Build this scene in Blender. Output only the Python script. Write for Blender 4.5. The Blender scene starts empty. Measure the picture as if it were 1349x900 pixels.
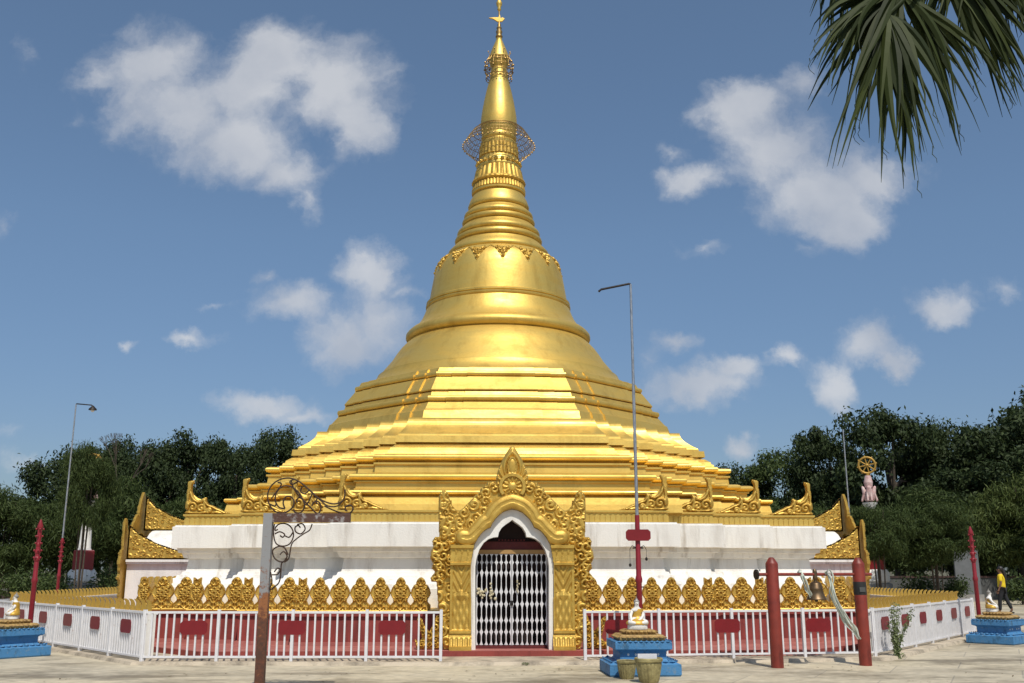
import bpy, math, random
import numpy as np
from mathutils import Vector, Matrix

scene = bpy.context.scene
COL = scene.collection
PI = math.pi
R = math.radians

# ------------------------------------------------------------------ camera
CAM_LOC = Vector((-0.6, -29.3, 1.6))
PITCH, YAW = R(13.0), R(2.0)
F_PX = 1300.0
cam_d = bpy.data.cameras.new('camera')
cam = bpy.data.objects.new('camera', cam_d)
COL.objects.link(cam)
cam.location = CAM_LOC
cam.rotation_euler = (R(90) + PITCH, 0, -YAW)
cam_d.sensor_fit = 'HORIZONTAL'
cam_d.sensor_width = 36.0
cam_d.lens = F_PX / 1349.0 * 36.0
cam_d.clip_start = 0.1
cam_d.clip_end = 3000
scene.camera = cam

_rx = Vector((math.cos(YAW), -math.sin(YAW), 0))
_fh = Vector((math.sin(YAW), math.cos(YAW), 0))
_fw = _fh * math.cos(PITCH) + Vector((0, 0, 1)) * math.sin(PITCH)
_up = Vector((0, 0, 1)) * math.cos(PITCH) - _fh * math.sin(PITCH)


def sight(px, py):
    return _fw + _rx * ((px - 674.5) / F_PX) + _up * ((450 - py) / F_PX)


def at_y(px, py, Y):
    """world point on the plane y = Y seen at that place of the photograph"""
    r = sight(px, py)
    return CAM_LOC + r * ((Y - CAM_LOC.y) / r.y)


def at_z(px, py, z=0.0):
    r = sight(px, py)
    return CAM_LOC + r * ((z - CAM_LOC.z) / r.z)


# ------------------------------------------------------------------ light
SUN_EL, SUN_AZ = R(57), R(13)          # azimuth to the right of straight behind the camera
sun_dir = Vector((math.sin(SUN_AZ) * math.cos(SUN_EL), -math.cos(SUN_AZ) * math.cos(SUN_EL), math.sin(SUN_EL)))
sd = bpy.data.lights.new('sun', 'SUN')
sd.energy = 4.0
sd.angle = R(0.5)
sd.color = (1.0, 0.95, 0.86)
sun = bpy.data.objects.new('sun', sd)
COL.objects.link(sun)
sun.rotation_euler = (-sun_dir).to_track_quat('-Z', 'Y').to_euler()
sun.location = sun_dir * 80

world = bpy.data.worlds.new('World')
scene.world = world
world.use_nodes = True
SKY_STRENGTH = 0.108
CLOUD_COLOR = (6.5, 6.55, 6.7, 1)


def build_world():
    nt = world.node_tree
    N, L = nt.nodes, nt.links
    N.clear()
    out = N.new('ShaderNodeOutputWorld')
    bg = N.new('ShaderNodeBackground')
    bg.inputs['Strength'].default_value = SKY_STRENGTH
    L.new(bg.outputs[0], out.inputs[0])
    sky = N.new('ShaderNodeTexSky')
    sky.sky_type = 'NISHITA'
    sky.sun_disc = False
    sky.sun_elevation = SUN_EL
    sky.sun_rotation = PI - SUN_AZ
    sky.air_density = 1.0
    sky.dust_density = 0.8
    sky.ozone_density = 1.6
    # clouds live in directions of the sky: (x/y, z/y) about the heading of the place
    tc = N.new('ShaderNodeTexCoord')
    rot = N.new('ShaderNodeVectorRotate')
    rot.rotation_type = 'Z_AXIS'
    rot.inputs['Angle'].default_value = YAW
    L.new(tc.outputs['Generated'], rot.inputs['Vector'])
    sep = N.new('ShaderNodeSeparateXYZ')
    L.new(rot.outputs[0], sep.inputs[0])
    ymax = N.new('ShaderNodeMath'); ymax.operation = 'MAXIMUM'
    L.new(sep.outputs['Y'], ymax.inputs[0]); ymax.inputs[1].default_value = 0.05
    du = N.new('ShaderNodeMath'); du.operation = 'DIVIDE'
    L.new(sep.outputs['X'], du.inputs[0]); L.new(ymax.outputs[0], du.inputs[1])
    dv = N.new('ShaderNodeMath'); dv.operation = 'DIVIDE'
    L.new(sep.outputs['Z'], dv.inputs[0]); L.new(ymax.outputs[0], dv.inputs[1])
    uv = N.new('ShaderNodeCombineXYZ')
    L.new(du.outputs[0], uv.inputs[0]); L.new(dv.outputs[0], uv.inputs[1])
    n1 = N.new('ShaderNodeTexNoise')
    n1.inputs['Scale'].default_value = 13; n1.inputs['Detail'].default_value = 8; n1.inputs['Roughness'].default_value = .62
    L.new(uv.outputs[0], n1.inputs['Vector'])
    off = N.new('ShaderNodeVectorMath'); off.operation = 'SUBTRACT'
    L.new(n1.outputs['Color'], off.inputs[0]); off.inputs[1].default_value = (.5, .5, .5)
    offs = N.new('ShaderNodeVectorMath'); offs.operation = 'SCALE'
    L.new(off.outputs[0], offs.inputs[0]); offs.inputs['Scale'].default_value = 0.075
    wuv = N.new('ShaderNodeVectorMath'); wuv.operation = 'ADD'
    L.new(uv.outputs[0], wuv.inputs[0]); L.new(offs.outputs[0], wuv.inputs[1])
    lobes = [(205, 88, 80, 58, 1), (245, 140, 95, 62, 1), (315, 190, 75, 62, 1), (375, 235, 55, 45, .7), (405, 268, 30, 25, .5),
             (365, 75, 80, 60, 1), (440, 110, 82, 66, 1), (475, 160, 52, 48, 1), (330, 120, 70, 60, .9), (130, 105, 40, 30, .5), (100, 165, 40, 25, .3),
             (980, 148, 62, 46, 1), (1020, 200, 80, 62, 1), (1085, 252, 85, 55, .9), (1115, 290, 65, 40, .8), (1155, 240, 65, 45, .75),
             (910, 235, 42, 30, .65), (1050, 120, 40, 30, .5), (885, 195, 22, 14, .4),
             (490, 358, 55, 40, .9), (385, 398, 58, 32, .8), (455, 440, 62, 50, .95), (500, 420, 55, 60, .6), (540, 380, 30, 18, .4), (350, 362, 25, 16, .4),
             (350, 530, 72, 24, .8), (400, 545, 55, 16, .7), (252, 440, 40, 16, .55), (165, 447, 18, 12, .55), (290, 395, 25, 10, .3), (30, 620, 60, 16, .3),
             (925, 510, 85, 34, .85), (975, 490, 36, 22, .8), (885, 450, 36, 20, .7), (1035, 468, 26, 22, .75), (1095, 498, 42, 34, .7), (930, 320, 50, 16, .3),
             (1145, 455, 42, 38, .85), (1178, 478, 28, 22, .7), (1238, 410, 50, 30, .85), (1322, 388, 30, 22, .45), (970, 592, 30, 20, .7), (860, 470, 25, 30, .35),
             (1060, 325, 30, 16, .3), (40, 75, 30, 30, .25), (5, 300, 30, 20, .2), (5, 580, 30, 20, .3)]
    prev = None
    for px, py, a, b, w in lobes:
        a, b = a * 1.40, b * 1.40
        w = w if w > .9 else w + .14
        d = sight(px, py)
        q = Vector((d.dot(_rx), d.dot(_fh), d.z))
        dx = sight(px + a, py); dy = sight(px, py - b)
        u0, v0 = q.x / q.y, q.z / q.y
        ua = abs(dx.dot(_rx) / dx.dot(_fh) - u0)
        vb = abs(dy.z / dy.dot(_fh) - v0)
        s = N.new('ShaderNodeVectorMath'); s.operation = 'SUBTRACT'
        L.new(wuv.outputs[0], s.inputs[0]); s.inputs[1].default_value = (u0, v0, 0)
        m = N.new('ShaderNodeVectorMath'); m.operation = 'MULTIPLY'
        L.new(s.outputs[0], m.inputs[0]); m.inputs[1].default_value = (1 / ua, 1 / vb, 0)
        ln = N.new('ShaderNodeVectorMath'); ln.operation = 'LENGTH'
        L.new(m.outputs[0], ln.inputs[0])
        sub = N.new('ShaderNodeMath'); sub.operation = 'MULTIPLY_ADD'
        L.new(ln.outputs['Value'], sub.inputs[0]); sub.inputs[1].default_value = -w; sub.inputs[2].default_value = w
        if prev is None:
            prev = sub
        else:
            mx = N.new('ShaderNodeMath'); mx.operation = 'SMOOTH_MAX'
            L.new(prev.outputs[0], mx.inputs[0]); L.new(sub.outputs[0], mx.inputs[1]); mx.inputs[2].default_value = 0.30
            prev = mx
    n2 = N.new('ShaderNodeTexNoise')
    n2.inputs['Scale'].default_value = 15; n2.inputs['Detail'].default_value = 11; n2.inputs['Roughness'].default_value = .6
    L.new(wuv.outputs[0], n2.inputs['Vector'])
    na = N.new('ShaderNodeMath'); na.operation = 'MULTIPLY_ADD'
    L.new(n2.outputs['Fac'], na.inputs[0]); na.inputs[1].default_value = .98; na.inputs[2].default_value = -0.49
    ad = N.new('ShaderNodeMath'); ad.operation = 'ADD'
    L.new(prev.outputs[0], ad.inputs[0]); L.new(na.outputs[0], ad.inputs[1])
    mr = N.new('ShaderNodeMapRange'); mr.interpolation_type = 'SMOOTHSTEP'
    L.new(ad.outputs[0], mr.inputs['Value'])
    mr.inputs['From Min'].default_value = 0.15; mr.inputs['From Max'].default_value = 0.80
    mr.inputs['To Min'].default_value = 0; mr.inputs['To Max'].default_value = 0.74
    # humid air: the sky stays a dull blue towards the horizon
    er = N.new('ShaderNodeValToRGB')
    el = er.color_ramp.elements
    el[0].position = 0; el[0].color = (.46, .53, .64, 1)
    el[1].position = .62; el[1].color = (.93, .975, .95, 1)
    x = el.new(.12); x.color = (.56, .62, .72, 1)
    x = el.new(.32); x.color = (.78, .845, .88, 1)
    L.new(sep.outputs['Z'], er.inputs['Fac'])
    hm = N.new('ShaderNodeMix'); hm.data_type = 'RGBA'; hm.blend_type = 'MULTIPLY'; hm.inputs['Factor'].default_value = 1
    L.new(er.outputs[0], hm.inputs[7])
    # only in front half of the sky
    gt = N.new('ShaderNodeMath'); gt.operation = 'GREATER_THAN'
    L.new(sep.outputs['Y'], gt.inputs[0]); gt.inputs[1].default_value = 0.06
    al = N.new('ShaderNodeMath'); al.operation = 'MULTIPLY'
    L.new(mr.outputs[0], al.inputs[0]); L.new(gt.outputs[0], al.inputs[1])
    mix = N.new('ShaderNodeMix'); mix.data_type = 'RGBA'
    L.new(al.outputs[0], mix.inputs['Factor'])
    hs = N.new('ShaderNodeHueSaturation'); hs.inputs['Saturation'].default_value = 1.0; hs.inputs['Value'].default_value = 1.07
    L.new(sky.outputs[0], hs.inputs['Color'])
    L.new(hs.outputs[0], hm.inputs[6]); L.new(hm.outputs[2], mix.inputs[6]); n3 = N.new('ShaderNodeTexNoise'); n3.inputs['Scale'].default_value = 7; n3.inputs['Detail'].default_value = 6
    L.new(uv.outputs[0], n3.inputs['Vector'])
    cr = N.new('ShaderNodeValToRGB')
    cr.color_ramp.elements[0].position = .36; cr.color_ramp.elements[0].color = (.70, .735, .80, 1)
    cr.color_ramp.elements[1].position = .60; cr.color_ramp.elements[1].color = (1, 1, 1, 1)
    L.new(n3.outputs['Fac'], cr.inputs['Fac'])
    cm = N.new('ShaderNodeMix'); cm.data_type = 'RGBA'; cm.blend_type = 'MULTIPLY'; cm.inputs['Factor'].default_value = 1
    cm.inputs[6].default_value = CLOUD_COLOR
    L.new(cr.outputs[0], cm.inputs[7])
    L.new(cm.outputs[2], mix.inputs[7])
    L.new(mix.outputs[2], bg.inputs['Color'])


build_world()
scene.view_settings.view_transform = 'Standard'
scene.view_settings.look = 'None'
scene.view_settings.exposure = 0.0
scene.view_settings.gamma = 1.0
scene.render.engine = 'CYCLES'


# ------------------------------------------------------------------ materials
def principled(name, color, rough=.6, metal=0.0, vary=0.0, scale=3.0, bump=0.0, bump_scale=40.0, color2=None, stretch=None, rough_vary=0.0, lo=.35, hi=.7):
    m = bpy.data.materials.new(name)
    m.use_nodes = True
    nt = m.node_tree
    N, L = nt.nodes, nt.links
    b = N['Principled BSDF']
    b.inputs['Roughness'].default_value = rough
    b.inputs['Metallic'].default_value = metal
    b.inputs['Base Color'].default_value = (*color, 1)
    tc = N.new('ShaderNodeTexCoord')
    src = tc.outputs['Object']
    if stretch:
        mp = N.new('ShaderNodeMapping')
        mp.inputs['Scale'].default_value = stretch
        L.new(src, mp.inputs['Vector'])
        src = mp.outputs[0]
    if vary or color2:
        n = N.new('ShaderNodeTexNoise')
        n.inputs['Scale'].default_value = scale
        n.inputs['Detail'].default_value = 7
        n.inputs['Roughness'].default_value = .65
        L.new(src, n.inputs['Vector'])
        ra = N.new('ShaderNodeValToRGB')
        c2 = color2 or tuple(c * (1 - vary) for c in color)
        ra.color_ramp.elements[0].position = lo
        ra.color_ramp.elements[0].color = (*c2, 1)
        ra.color_ramp.elements[1].position = hi
        ra.color_ramp.elements[1].color = (*color, 1)
        L.new(n.outputs['Fac'], ra.inputs['Fac'])
        L.new(ra.outputs[0], b.inputs['Base Color'])
        if rough_vary:
            mr = N.new('ShaderNodeMapRange')
            L.new(n.outputs['Fac'], mr.inputs[0])
            mr.inputs['From Min'].default_value = .3; mr.inputs['From Max'].default_value = .7
            mr.inputs['To Min'].default_value = rough + rough_vary; mr.inputs['To Max'].default_value = rough - rough_vary
            L.new(mr.outputs[0], b.inputs['Roughness'])
    if bump:
        n3 = N.new('ShaderNodeTexNoise')
        n3.inputs['Scale'].default_value = bump_scale
        n3.inputs['Detail'].default_value = 5
        L.new(tc.outputs['Object'], n3.inputs['Vector'])
        bp = N.new('ShaderNodeBump')
        bp.inputs['Strength'].default_value = bump
        bp.inputs['Distance'].default_value = .02
        L.new(n3.outputs['Fac'], bp.inputs['Height'])
        L.new(bp.outputs[0], b.inputs['Normal'])
    return m


M = {}
M['gold'] = principled('gold_paint', (.77, .535, .135), .48, .68, color2=(.63, .42, .095), scale=1.6, rough_vary=.10, bump=.12, bump_scale=14, stretch=(.6, .6, 2.2))
M['gold_relief'] = principled('gold_relief_paint', (.70, .465, .10), .48, .60, color2=(.46, .28, .05), scale=5, rough_vary=.05, bump=.25, bump_scale=60)
M['gold_dark'] = principled('aged_gilt_metal', (.42, .27, .09), .45, .8, vary=.4, scale=30)
M['white'] = principled('white_plaster', (.77, .75, .70), .8, color2=(.60, .57, .52), scale=1.6, stretch=(1.6, 1.6, .35), bump=.25, bump_scale=30, lo=.30, hi=.52)
def stain_plaster(m):
    nt = m.node_tree; N, L = nt.nodes, nt.links
    b = N['Principled BSDF']
    src = b.inputs['Base Color'].links[0].from_socket
    tc = N.new('ShaderNodeTexCoord'); mp = N.new('ShaderNodeMapping'); mp.inputs['Scale'].default_value = (2.6, 2.6, .22)
    L.new(tc.outputs['Object'], mp.inputs['Vector'])
    n = N.new('ShaderNodeTexNoise'); n.inputs['Scale'].default_value = 1.3; n.inputs['Detail'].default_value = 8; n.inputs['Roughness'].default_value = .7
    L.new(mp.outputs[0], n.inputs['Vector'])
    n2 = N.new('ShaderNodeTexNoise'); n2.inputs['Scale'].default_value = 7; n2.inputs['Detail'].default_value = 8; n2.inputs['Roughness'].default_value = .75
    L.new(tc.outputs['Object'], n2.inputs['Vector'])
    r1 = N.new('ShaderNodeValToRGB'); r1.color_ramp.elements[0].position = .56; r1.color_ramp.elements[0].color = (1, 1, 1, 1); r1.color_ramp.elements[1].position = .74; r1.color_ramp.elements[1].color = (.50, .45, .40, 1)
    L.new(n.outputs['Fac'], r1.inputs['Fac'])
    r2 = N.new('ShaderNodeValToRGB'); r2.color_ramp.elements[0].position = .66; r2.color_ramp.elements[0].color = (1, 1, 1, 1); r2.color_ramp.elements[1].position = .76; r2.color_ramp.elements[1].color = (.45, .41, .36, 1)
    L.new(n2.outputs['Fac'], r2.inputs['Fac'])
    a = N.new('ShaderNodeMix'); a.data_type = 'RGBA'; a.blend_type = 'MULTIPLY'; a.inputs['Factor'].default_value = 1
    L.new(src, a.inputs[6]); L.new(r1.outputs[0], a.inputs[7])
    c = N.new('ShaderNodeMix'); c.data_type = 'RGBA'; c.blend_type = 'MULTIPLY'; c.inputs['Factor'].default_value = .8
    L.new(a.outputs[2], c.inputs[6]); L.new(r2.outputs[0], c.inputs[7])
    L.new(c.outputs[2], b.inputs['Base Color'])
stain_plaster(M['white'])
def streak(m, dark, p0, p1, stretch, scale):
    nt = m.node_tree; N, L = nt.nodes, nt.links
    b = N['Principled BSDF']
    src = b.inputs['Base Color'].links[0].from_socket
    tc = N.new('ShaderNodeTexCoord'); mp = N.new('ShaderNodeMapping'); mp.inputs['Scale'].default_value = stretch
    L.new(tc.outputs['Object'], mp.inputs['Vector'])
    n = N.new('ShaderNodeTexNoise'); n.inputs['Scale'].default_value = scale; n.inputs['Detail'].default_value = 9; n.inputs['Roughness'].default_value = .7
    L.new(mp.outputs[0], n.inputs['Vector'])
    r1 = N.new('ShaderNodeValToRGB'); r1.color_ramp.elements[0].position = p0; r1.color_ramp.elements[0].color = (1, 1, 1, 1); r1.color_ramp.elements[1].position = p1; r1.color_ramp.elements[1].color = (*dark, 1)
    L.new(n.outputs['Fac'], r1.inputs['Fac'])
    a = N.new('ShaderNodeMix'); a.data_type = 'RGBA'; a.blend_type = 'MULTIPLY'; a.inputs['Factor'].default_value = 1
    L.new(src, a.inputs[6]); L.new(r1.outputs[0], a.inputs[7])
    L.new(a.outputs[2], b.inputs['Base Color'])
M['white_paint'] = principled('white_fence_paint', (.74, .73, .74), .5, vary=.14, scale=6, bump=.1)
M['white_marble'] = principled('white_statue_paint', (.78, .75, .70), .5, vary=.15, scale=10)
M['red'] = principled('red_oxide_paint', (.30, .050, .038), .62, color2=(.21, .036, .028), scale=2.5, bump=.15)
M['pink'] = principled('sunlit_red_paint', (.42, .16, .13), .7, color2=(.30, .085, .07), scale=3)  # paler red with sunlight put into the colour
M['post_red'] = principled('brick_red_gloss_paint', (.25, .033, .017), .5, vary=.3, scale=4, bump=.06)
M['plate'] = principled('dark_red_plate', (.20, .008, .012), .4, vary=.15, scale=8)
M['mast_red'] = principled('crimson_mast_paint', (.26, .012, .022), .45, vary=.2, scale=8)
M['blue'] = principled('blue_pedestal_paint', (.055, .20, .40), .65, color2=(.13, .22, .32), scale=9, lo=.33, hi=.44, bump=.3, bump_scale=40)
M['ochre'] = principled('ochre_lotus_paint', (.50, .33, .10), .6, color2=(.20, .11, .04), scale=12, bump=.3)
M['robe'] = principled('gold_robe_paint', (.62, .36, .05), .45, metal=.3, vary=.2, scale=12)
M['hair'] = principled('dark_hair', (.018, .014, .012), .5, vary=.3, scale=20)
M['grey_hair'] = principled('grey_statue_curls', (.30, .28, .25), .7, vary=.4, scale=40)
M['skin'] = principled('brown_skin', (.20, .10, .06), .5, vary=.1, scale=12)
M['yellow_cloth'] = principled('yellow_shirt', (.80, .58, .015), .75, vary=.15, scale=8)
M['black_cloth'] = principled('black_trousers', (.014, .014, .018), .8, vary=.3, scale=8)
M['terracotta'] = principled('mossy_clay_pot', (.42, .36, .16), .75, color2=(.16, .13, .05), scale=6, bump=.3)
M['soil'] = principled('pot_soil', (.06, .04, .025), .95, vary=.5, scale=30)
M['bronze'] = principled('bell_bronze', (.20, .13, .07), .42, .75, color2=(.10, .065, .035), scale=9)
M['galv'] = principled('galvanised_pole', (.55, .56, .58), .38, .7, color2=(.28, .29, .30), scale=9, stretch=(4, 4, 1))
M['dark_iron'] = principled('dark_iron', (.03, .024, .022), .55, .5, vary=.4, scale=20)
M['rust_iron'] = principled('rusty_wrought_iron', (.075, .035, .018), .75, .2, color2=(.03, .018, .013), scale=20)
M['cloth'] = principled('pale_ribbon_cloth', (.66, .68, .60), .85, color2=(.42, .47, .40), scale=9)
M['black_tape'] = principled('dark_band', (.02, .02, .018), .6, vary=.3, scale=10)
M['interior_shade'] = principled('painted_interior_shade', (.02, .008, .007), .9, vary=.4, scale=4)  # near-black colour standing in for the shade inside the porches
M['maroon'] = principled('maroon_valance', (.13, .014, .014), .7, vary=.4, scale=9)
M['wood'] = principled('ochre_lintel', (.45, .26, .09), .6, vary=.3, scale=6)
M['gate_white'] = principled('white_gate_paint', (.74, .73, .74), .45, vary=.2, scale=9)
M['garland'] = principled('cream_garland', (.66, .58, .38), .8, vary=.4, scale=40)
M['grey_slab'] = principled('grey_stone_slab', (.15, .155, .16), .6, color2=(.10, .105, .105), scale=2)
M['grey_wall'] = principled('grey_far_wall', (.09, .095, .09), .8, color2=(.05, .05, .048), scale=1.5)
M['red_wall'] = principled('faded_red_far_wall', (.075, .03, .026), .8, color2=(.035, .02, .017), scale=1.2)
M['pink_stone'] = principled('pink_statue_stone', (.46, .22, .21), .7, color2=(.62, .50, .46), scale=4)
M['wheel_gold'] = principled('ochre_wheel_paint', (.50, .30, .06), .5, .4, vary=.3, scale=6)
M['bark'] = principled('tree_bark', (.10, .075, .05), .9, color2=(.05, .038, .028), scale=6, stretch=(3, 3, .7), bump=.5, bump_scale=20)
M['stone_seat'] = principled('weathered_stone', (.34, .32, .30), .8, color2=(.20, .19, .17), scale=3)


streak(M['gold'], (.74, .70, .62), .50, .72, (1.5, 1.5, .22), 1.5)
streak(M['red'], (.62, .56, .54), .48, .66, (2.2, 2.2, .4), 1.6)
streak(M['post_red'], (.50, .46, .44), .50, .66, (1.5, 1.5, .5), 4)
streak(M['white_paint'], (.66, .52, .44), .60, .72, (1, 1, .6), 8)
streak(M['blue'], (.55, .55, .52), .52, .64, (1, 1, .6), 7)


def rust_post_material():
    m = bpy.data.materials.new('rusted_grey_paint')
    m.use_nodes = True
    nt = m.node_tree; N, L = nt.nodes, nt.links
    b = N['Principled BSDF']; b.inputs['Roughness'].default_value = .65
    tc = N.new('ShaderNodeTexCoord')
    n = N.new('ShaderNodeTexNoise'); n.inputs['Scale'].default_value = 10; n.inputs['Detail'].default_value = 9; n.inputs['Roughness'].default_value = .75
    L.new(tc.outputs['Object'], n.inputs['Vector'])
    sep = N.new('ShaderNodeSeparateXYZ'); L.new(tc.outputs['Object'], sep.inputs[0])
    # rust eats the foot of the post and the arm
    a = N.new('ShaderNodeMapRange'); L.new(sep.outputs['Z'], a.inputs[0])
    a.inputs['From Min'].default_value = .9; a.inputs['From Max'].default_value = 1.5
    a.inputs['To Min'].default_value = .34; a.inputs['To Max'].default_value = -.065
    a2 = N.new('ShaderNodeMapRange'); L.new(sep.outputs['X'], a2.inputs[0])
    a2.inputs['From Min'].default_value = .05; a2.inputs['From Max'].default_value = .5
    a2.inputs['To Min'].default_value = 0; a2.inputs['To Max'].default_value = .17
    s = N.new('ShaderNodeMath'); L.new(a.outputs[0], s.inputs[0]); L.new(a2.outputs[0], s.inputs[1])
    s2 = N.new('ShaderNodeMath'); L.new(s.outputs[0], s2.inputs[0]); L.new(n.outputs['Fac'], s2.inputs[1])
    ra = N.new('ShaderNodeValToRGB')
    e = ra.color_ramp.elements
    e[0].position = .50; e[0].color = (.25, .25, .25, 1)
    e[1].position = .58; e[1].color = (.20, .075, .03, 1)
    x = e.new(.66); x.color = (.30, .115, .035, 1)
    x = e.new(.76); x.color = (.13, .042, .018, 1)
    x = e.new(.9); x.color = (.07, .028, .015, 1)
    L.new(s2.outputs[0], ra.inputs['Fac'])
    L.new(ra.outputs[0], b.inputs['Base Color'])
    bp = N.new('ShaderNodeBump'); bp.inputs['Strength'].default_value = .4; bp.inputs['Distance'].default_value = .01
    L.new(n.outputs['Fac'], bp.inputs['Height']); L.new(bp.outputs[0], b.inputs['Normal'])
    return m


M['rust_post'] = rust_post_material()
M['rust_arm'] = principled('rust_eaten_paint', (.33, .31, .30), .75, color2=(.085, .04, .028), scale=9, bump=.5, bump_scale=30, lo=.53, hi=.66)


def pavement_material():
    m = bpy.data.materials.new('pale_stone_paving')
    m.use_nodes = True
    nt = m.node_tree; N, L = nt.nodes, nt.links
    b = N['Principled BSDF']; b.inputs['Roughness'].default_value = .62
    tc = N.new('ShaderNodeTexCoord')
    mp = N.new('ShaderNodeMapping'); mp.inputs['Rotation'].default_value = (0, 0, R(28))
    L.new(tc.outputs['Object'], mp.inputs['Vector'])
    br = N.new('ShaderNodeTexBrick')
    br.offset = .5
    br.inputs['Scale'].default_value = 1.0
    br.inputs['Brick Width'].default_value = 1.9; br.inputs['Row Height'].default_value = 1.25
    br.inputs['Mortar Size'].default_value = .012; br.inputs['Mortar Smooth'].default_value = .3
    br.inputs['Color1'].default_value = (.57, .495, .355, 1)
    br.inputs['Color2'].default_value = (.50, .44, .33, 1)
    br.inputs['Mortar'].default_value = (.36, .32, .25, 1)
    L.new(mp.outputs[0], br.inputs['Vector'])
    n = N.new('ShaderNodeTexNoise'); n.inputs['Scale'].default_value = .55; n.inputs['Detail'].default_value = 9; n.inputs['Roughness'].default_value = .68
    mp2 = N.new('ShaderNodeMapping'); mp2.inputs['Scale'].default_value = (.8, 1.6, 1)
    L.new(tc.outputs['Object'], mp2.inputs['Vector']); L.new(mp2.outputs[0], n.inputs['Vector'])
    ra = N.new('ShaderNodeValToRGB')
    e = ra.color_ramp.elements
    e[0].position = .38; e[0].color = (.42, .40, .37, 1)
    e[1].position = .53; e[1].color = (1, 1, 1, 1)
    L.new(n.outputs['Fac'], ra.inputs['Fac'])
    n2 = N.new('ShaderNodeTexNoise'); n2.inputs['Scale'].default_value = 6; n2.inputs['Detail'].default_value = 6
    L.new(tc.outputs['Object'], n2.inputs['Vector'])
    ra2 = N.new('ShaderNodeValToRGB')
    ra2.color_ramp.elements[0].color = (.78, .77, .74, 1); ra2.color_ramp.elements[1].color = (1.1, 1.09, 1.06, 1)
    ra2.color_ramp.elements[0].position = .3; ra2.color_ramp.elements[1].position = .7
    L.new(n2.outputs['Fac'], ra2.inputs['Fac'])
    m1 = N.new('ShaderNodeMix'); m1.data_type = 'RGBA'; m1.blend_type = 'MULTIPLY'; m1.inputs['Factor'].default_value = 1
    L.new(br.outputs['Color'], m1.inputs[6]); L.new(ra.outputs[0], m1.inputs[7])
    m2 = N.new('ShaderNodeMix'); m2.data_type = 'RGBA'; m2.blend_type = 'MULTIPLY'; m2.inputs['Factor'].default_value = 1
    L.new(m1.outputs[2], m2.inputs[6]); L.new(ra2.outputs[0], m2.inputs[7])
    L.new(m2.outputs[2], b.inputs['Base Color'])
    bp = N.new('ShaderNodeBump'); bp.inputs['Strength'].default_value = .25; bp.inputs['Distance'].default_value = .01
    L.new(n2.outputs['Fac'], bp.inputs['Height']); L.new(bp.outputs[0], b.inputs['Normal'])
    return m


M['paving'] = pavement_material()
M['kerb'] = principled('pale_kerb_stone', (.50, .42, .31), .7, color2=(.20, .165, .12), scale=2.2, bump=.3, lo=.34, hi=.55)
M['earth'] = principled('dry_earth', (.16, .13, .085), .95, color2=(.07, .075, .035), scale=.3)


def leaf_material(name, c1, c2, trans=.25):
    m = bpy.data.materials.new(name)
    m.use_nodes = True
    nt = m.node_tree; N, L = nt.nodes, nt.links
    b = N['Principled BSDF']; b.inputs['Roughness'].default_value = .6; b.inputs['Specular IOR Level'].default_value = .18
    g = N.new('ShaderNodeNewGeometry')
    ra = N.new('ShaderNodeValToRGB')
    ra.color_ramp.elements[0].color = (*c1, 1); ra.color_ramp.elements[1].color = (*c2, 1)
    L.new(g.outputs['Random Per Island'], ra.inputs['Fac'])
    L.new(ra.outputs[0], b.inputs['Base Color'])
    t = N.new('ShaderNodeBsdfTranslucent'); L.new(ra.outputs[0], t.inputs['Color'])
    mx = N.new('ShaderNodeMixShader'); mx.inputs[0].default_value = trans
    L.new(b.outputs[0], mx.inputs[1]); L.new(t.outputs[0], mx.inputs[2])
    L.new(mx.outputs[0], N['Material Output'].inputs[0])
    return m


M['leaf_dark'] = leaf_material('dark_tree_leaves', (.022, .036, .014), (.055, .078, .027))
M['leaf_mid'] = leaf_material('mid_green_leaves', (.034, .056, .017), (.085, .115, .034))
M['leaf_bamboo'] = leaf_material('bamboo_leaves', (.05, .075, .02), (.12, .15, .042))
M['leaf_plant'] = leaf_material('pale_plant_leaves', (.12, .16, .06), (.26, .30, .15))
M['leaf_palm'] = leaf_material('palm_leaf', (.010, .018, .004), (.058, .075, .018), .25)
M['palm_dry'] = principled('dry_palm_fibre', (.16, .12, .06), .8, vary=.4, scale=10)


# ------------------------------------------------------------------ mesh helpers
def link(name, me, mat=None, parent=None, loc=None, rotz=None):
    o = bpy.data.objects.new(name, me)
    COL.objects.link(o)
    if mat is not None and me is not None and not me.materials:
        me.materials.append(mat)
    if parent is not None:
        o.parent = parent
    if loc is not None:
        o.location = loc
    if rotz is not None:
        o.rotation_euler = (0, 0, rotz)
    return o


def tag(o, label=None, cat=None, group=None, kind=None):
    if label: o['label'] = label
    if cat: o['category'] = cat
    if group: o['group'] = group
    if kind: o['kind'] = kind
    return o


def thing(name, label, cat, loc=(0, 0, 0), rotz=0.0, group=None):
    o = link(name, None, None, None, loc, rotz)
    o.empty_display_size = .3
    return tag(o, label, cat, group)


def shade(me, angle=35):
    me.polygons.foreach_set('use_smooth', [True] * len(me.polygons))
    me.set_sharp_from_angle(angle=R(angle))


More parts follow.
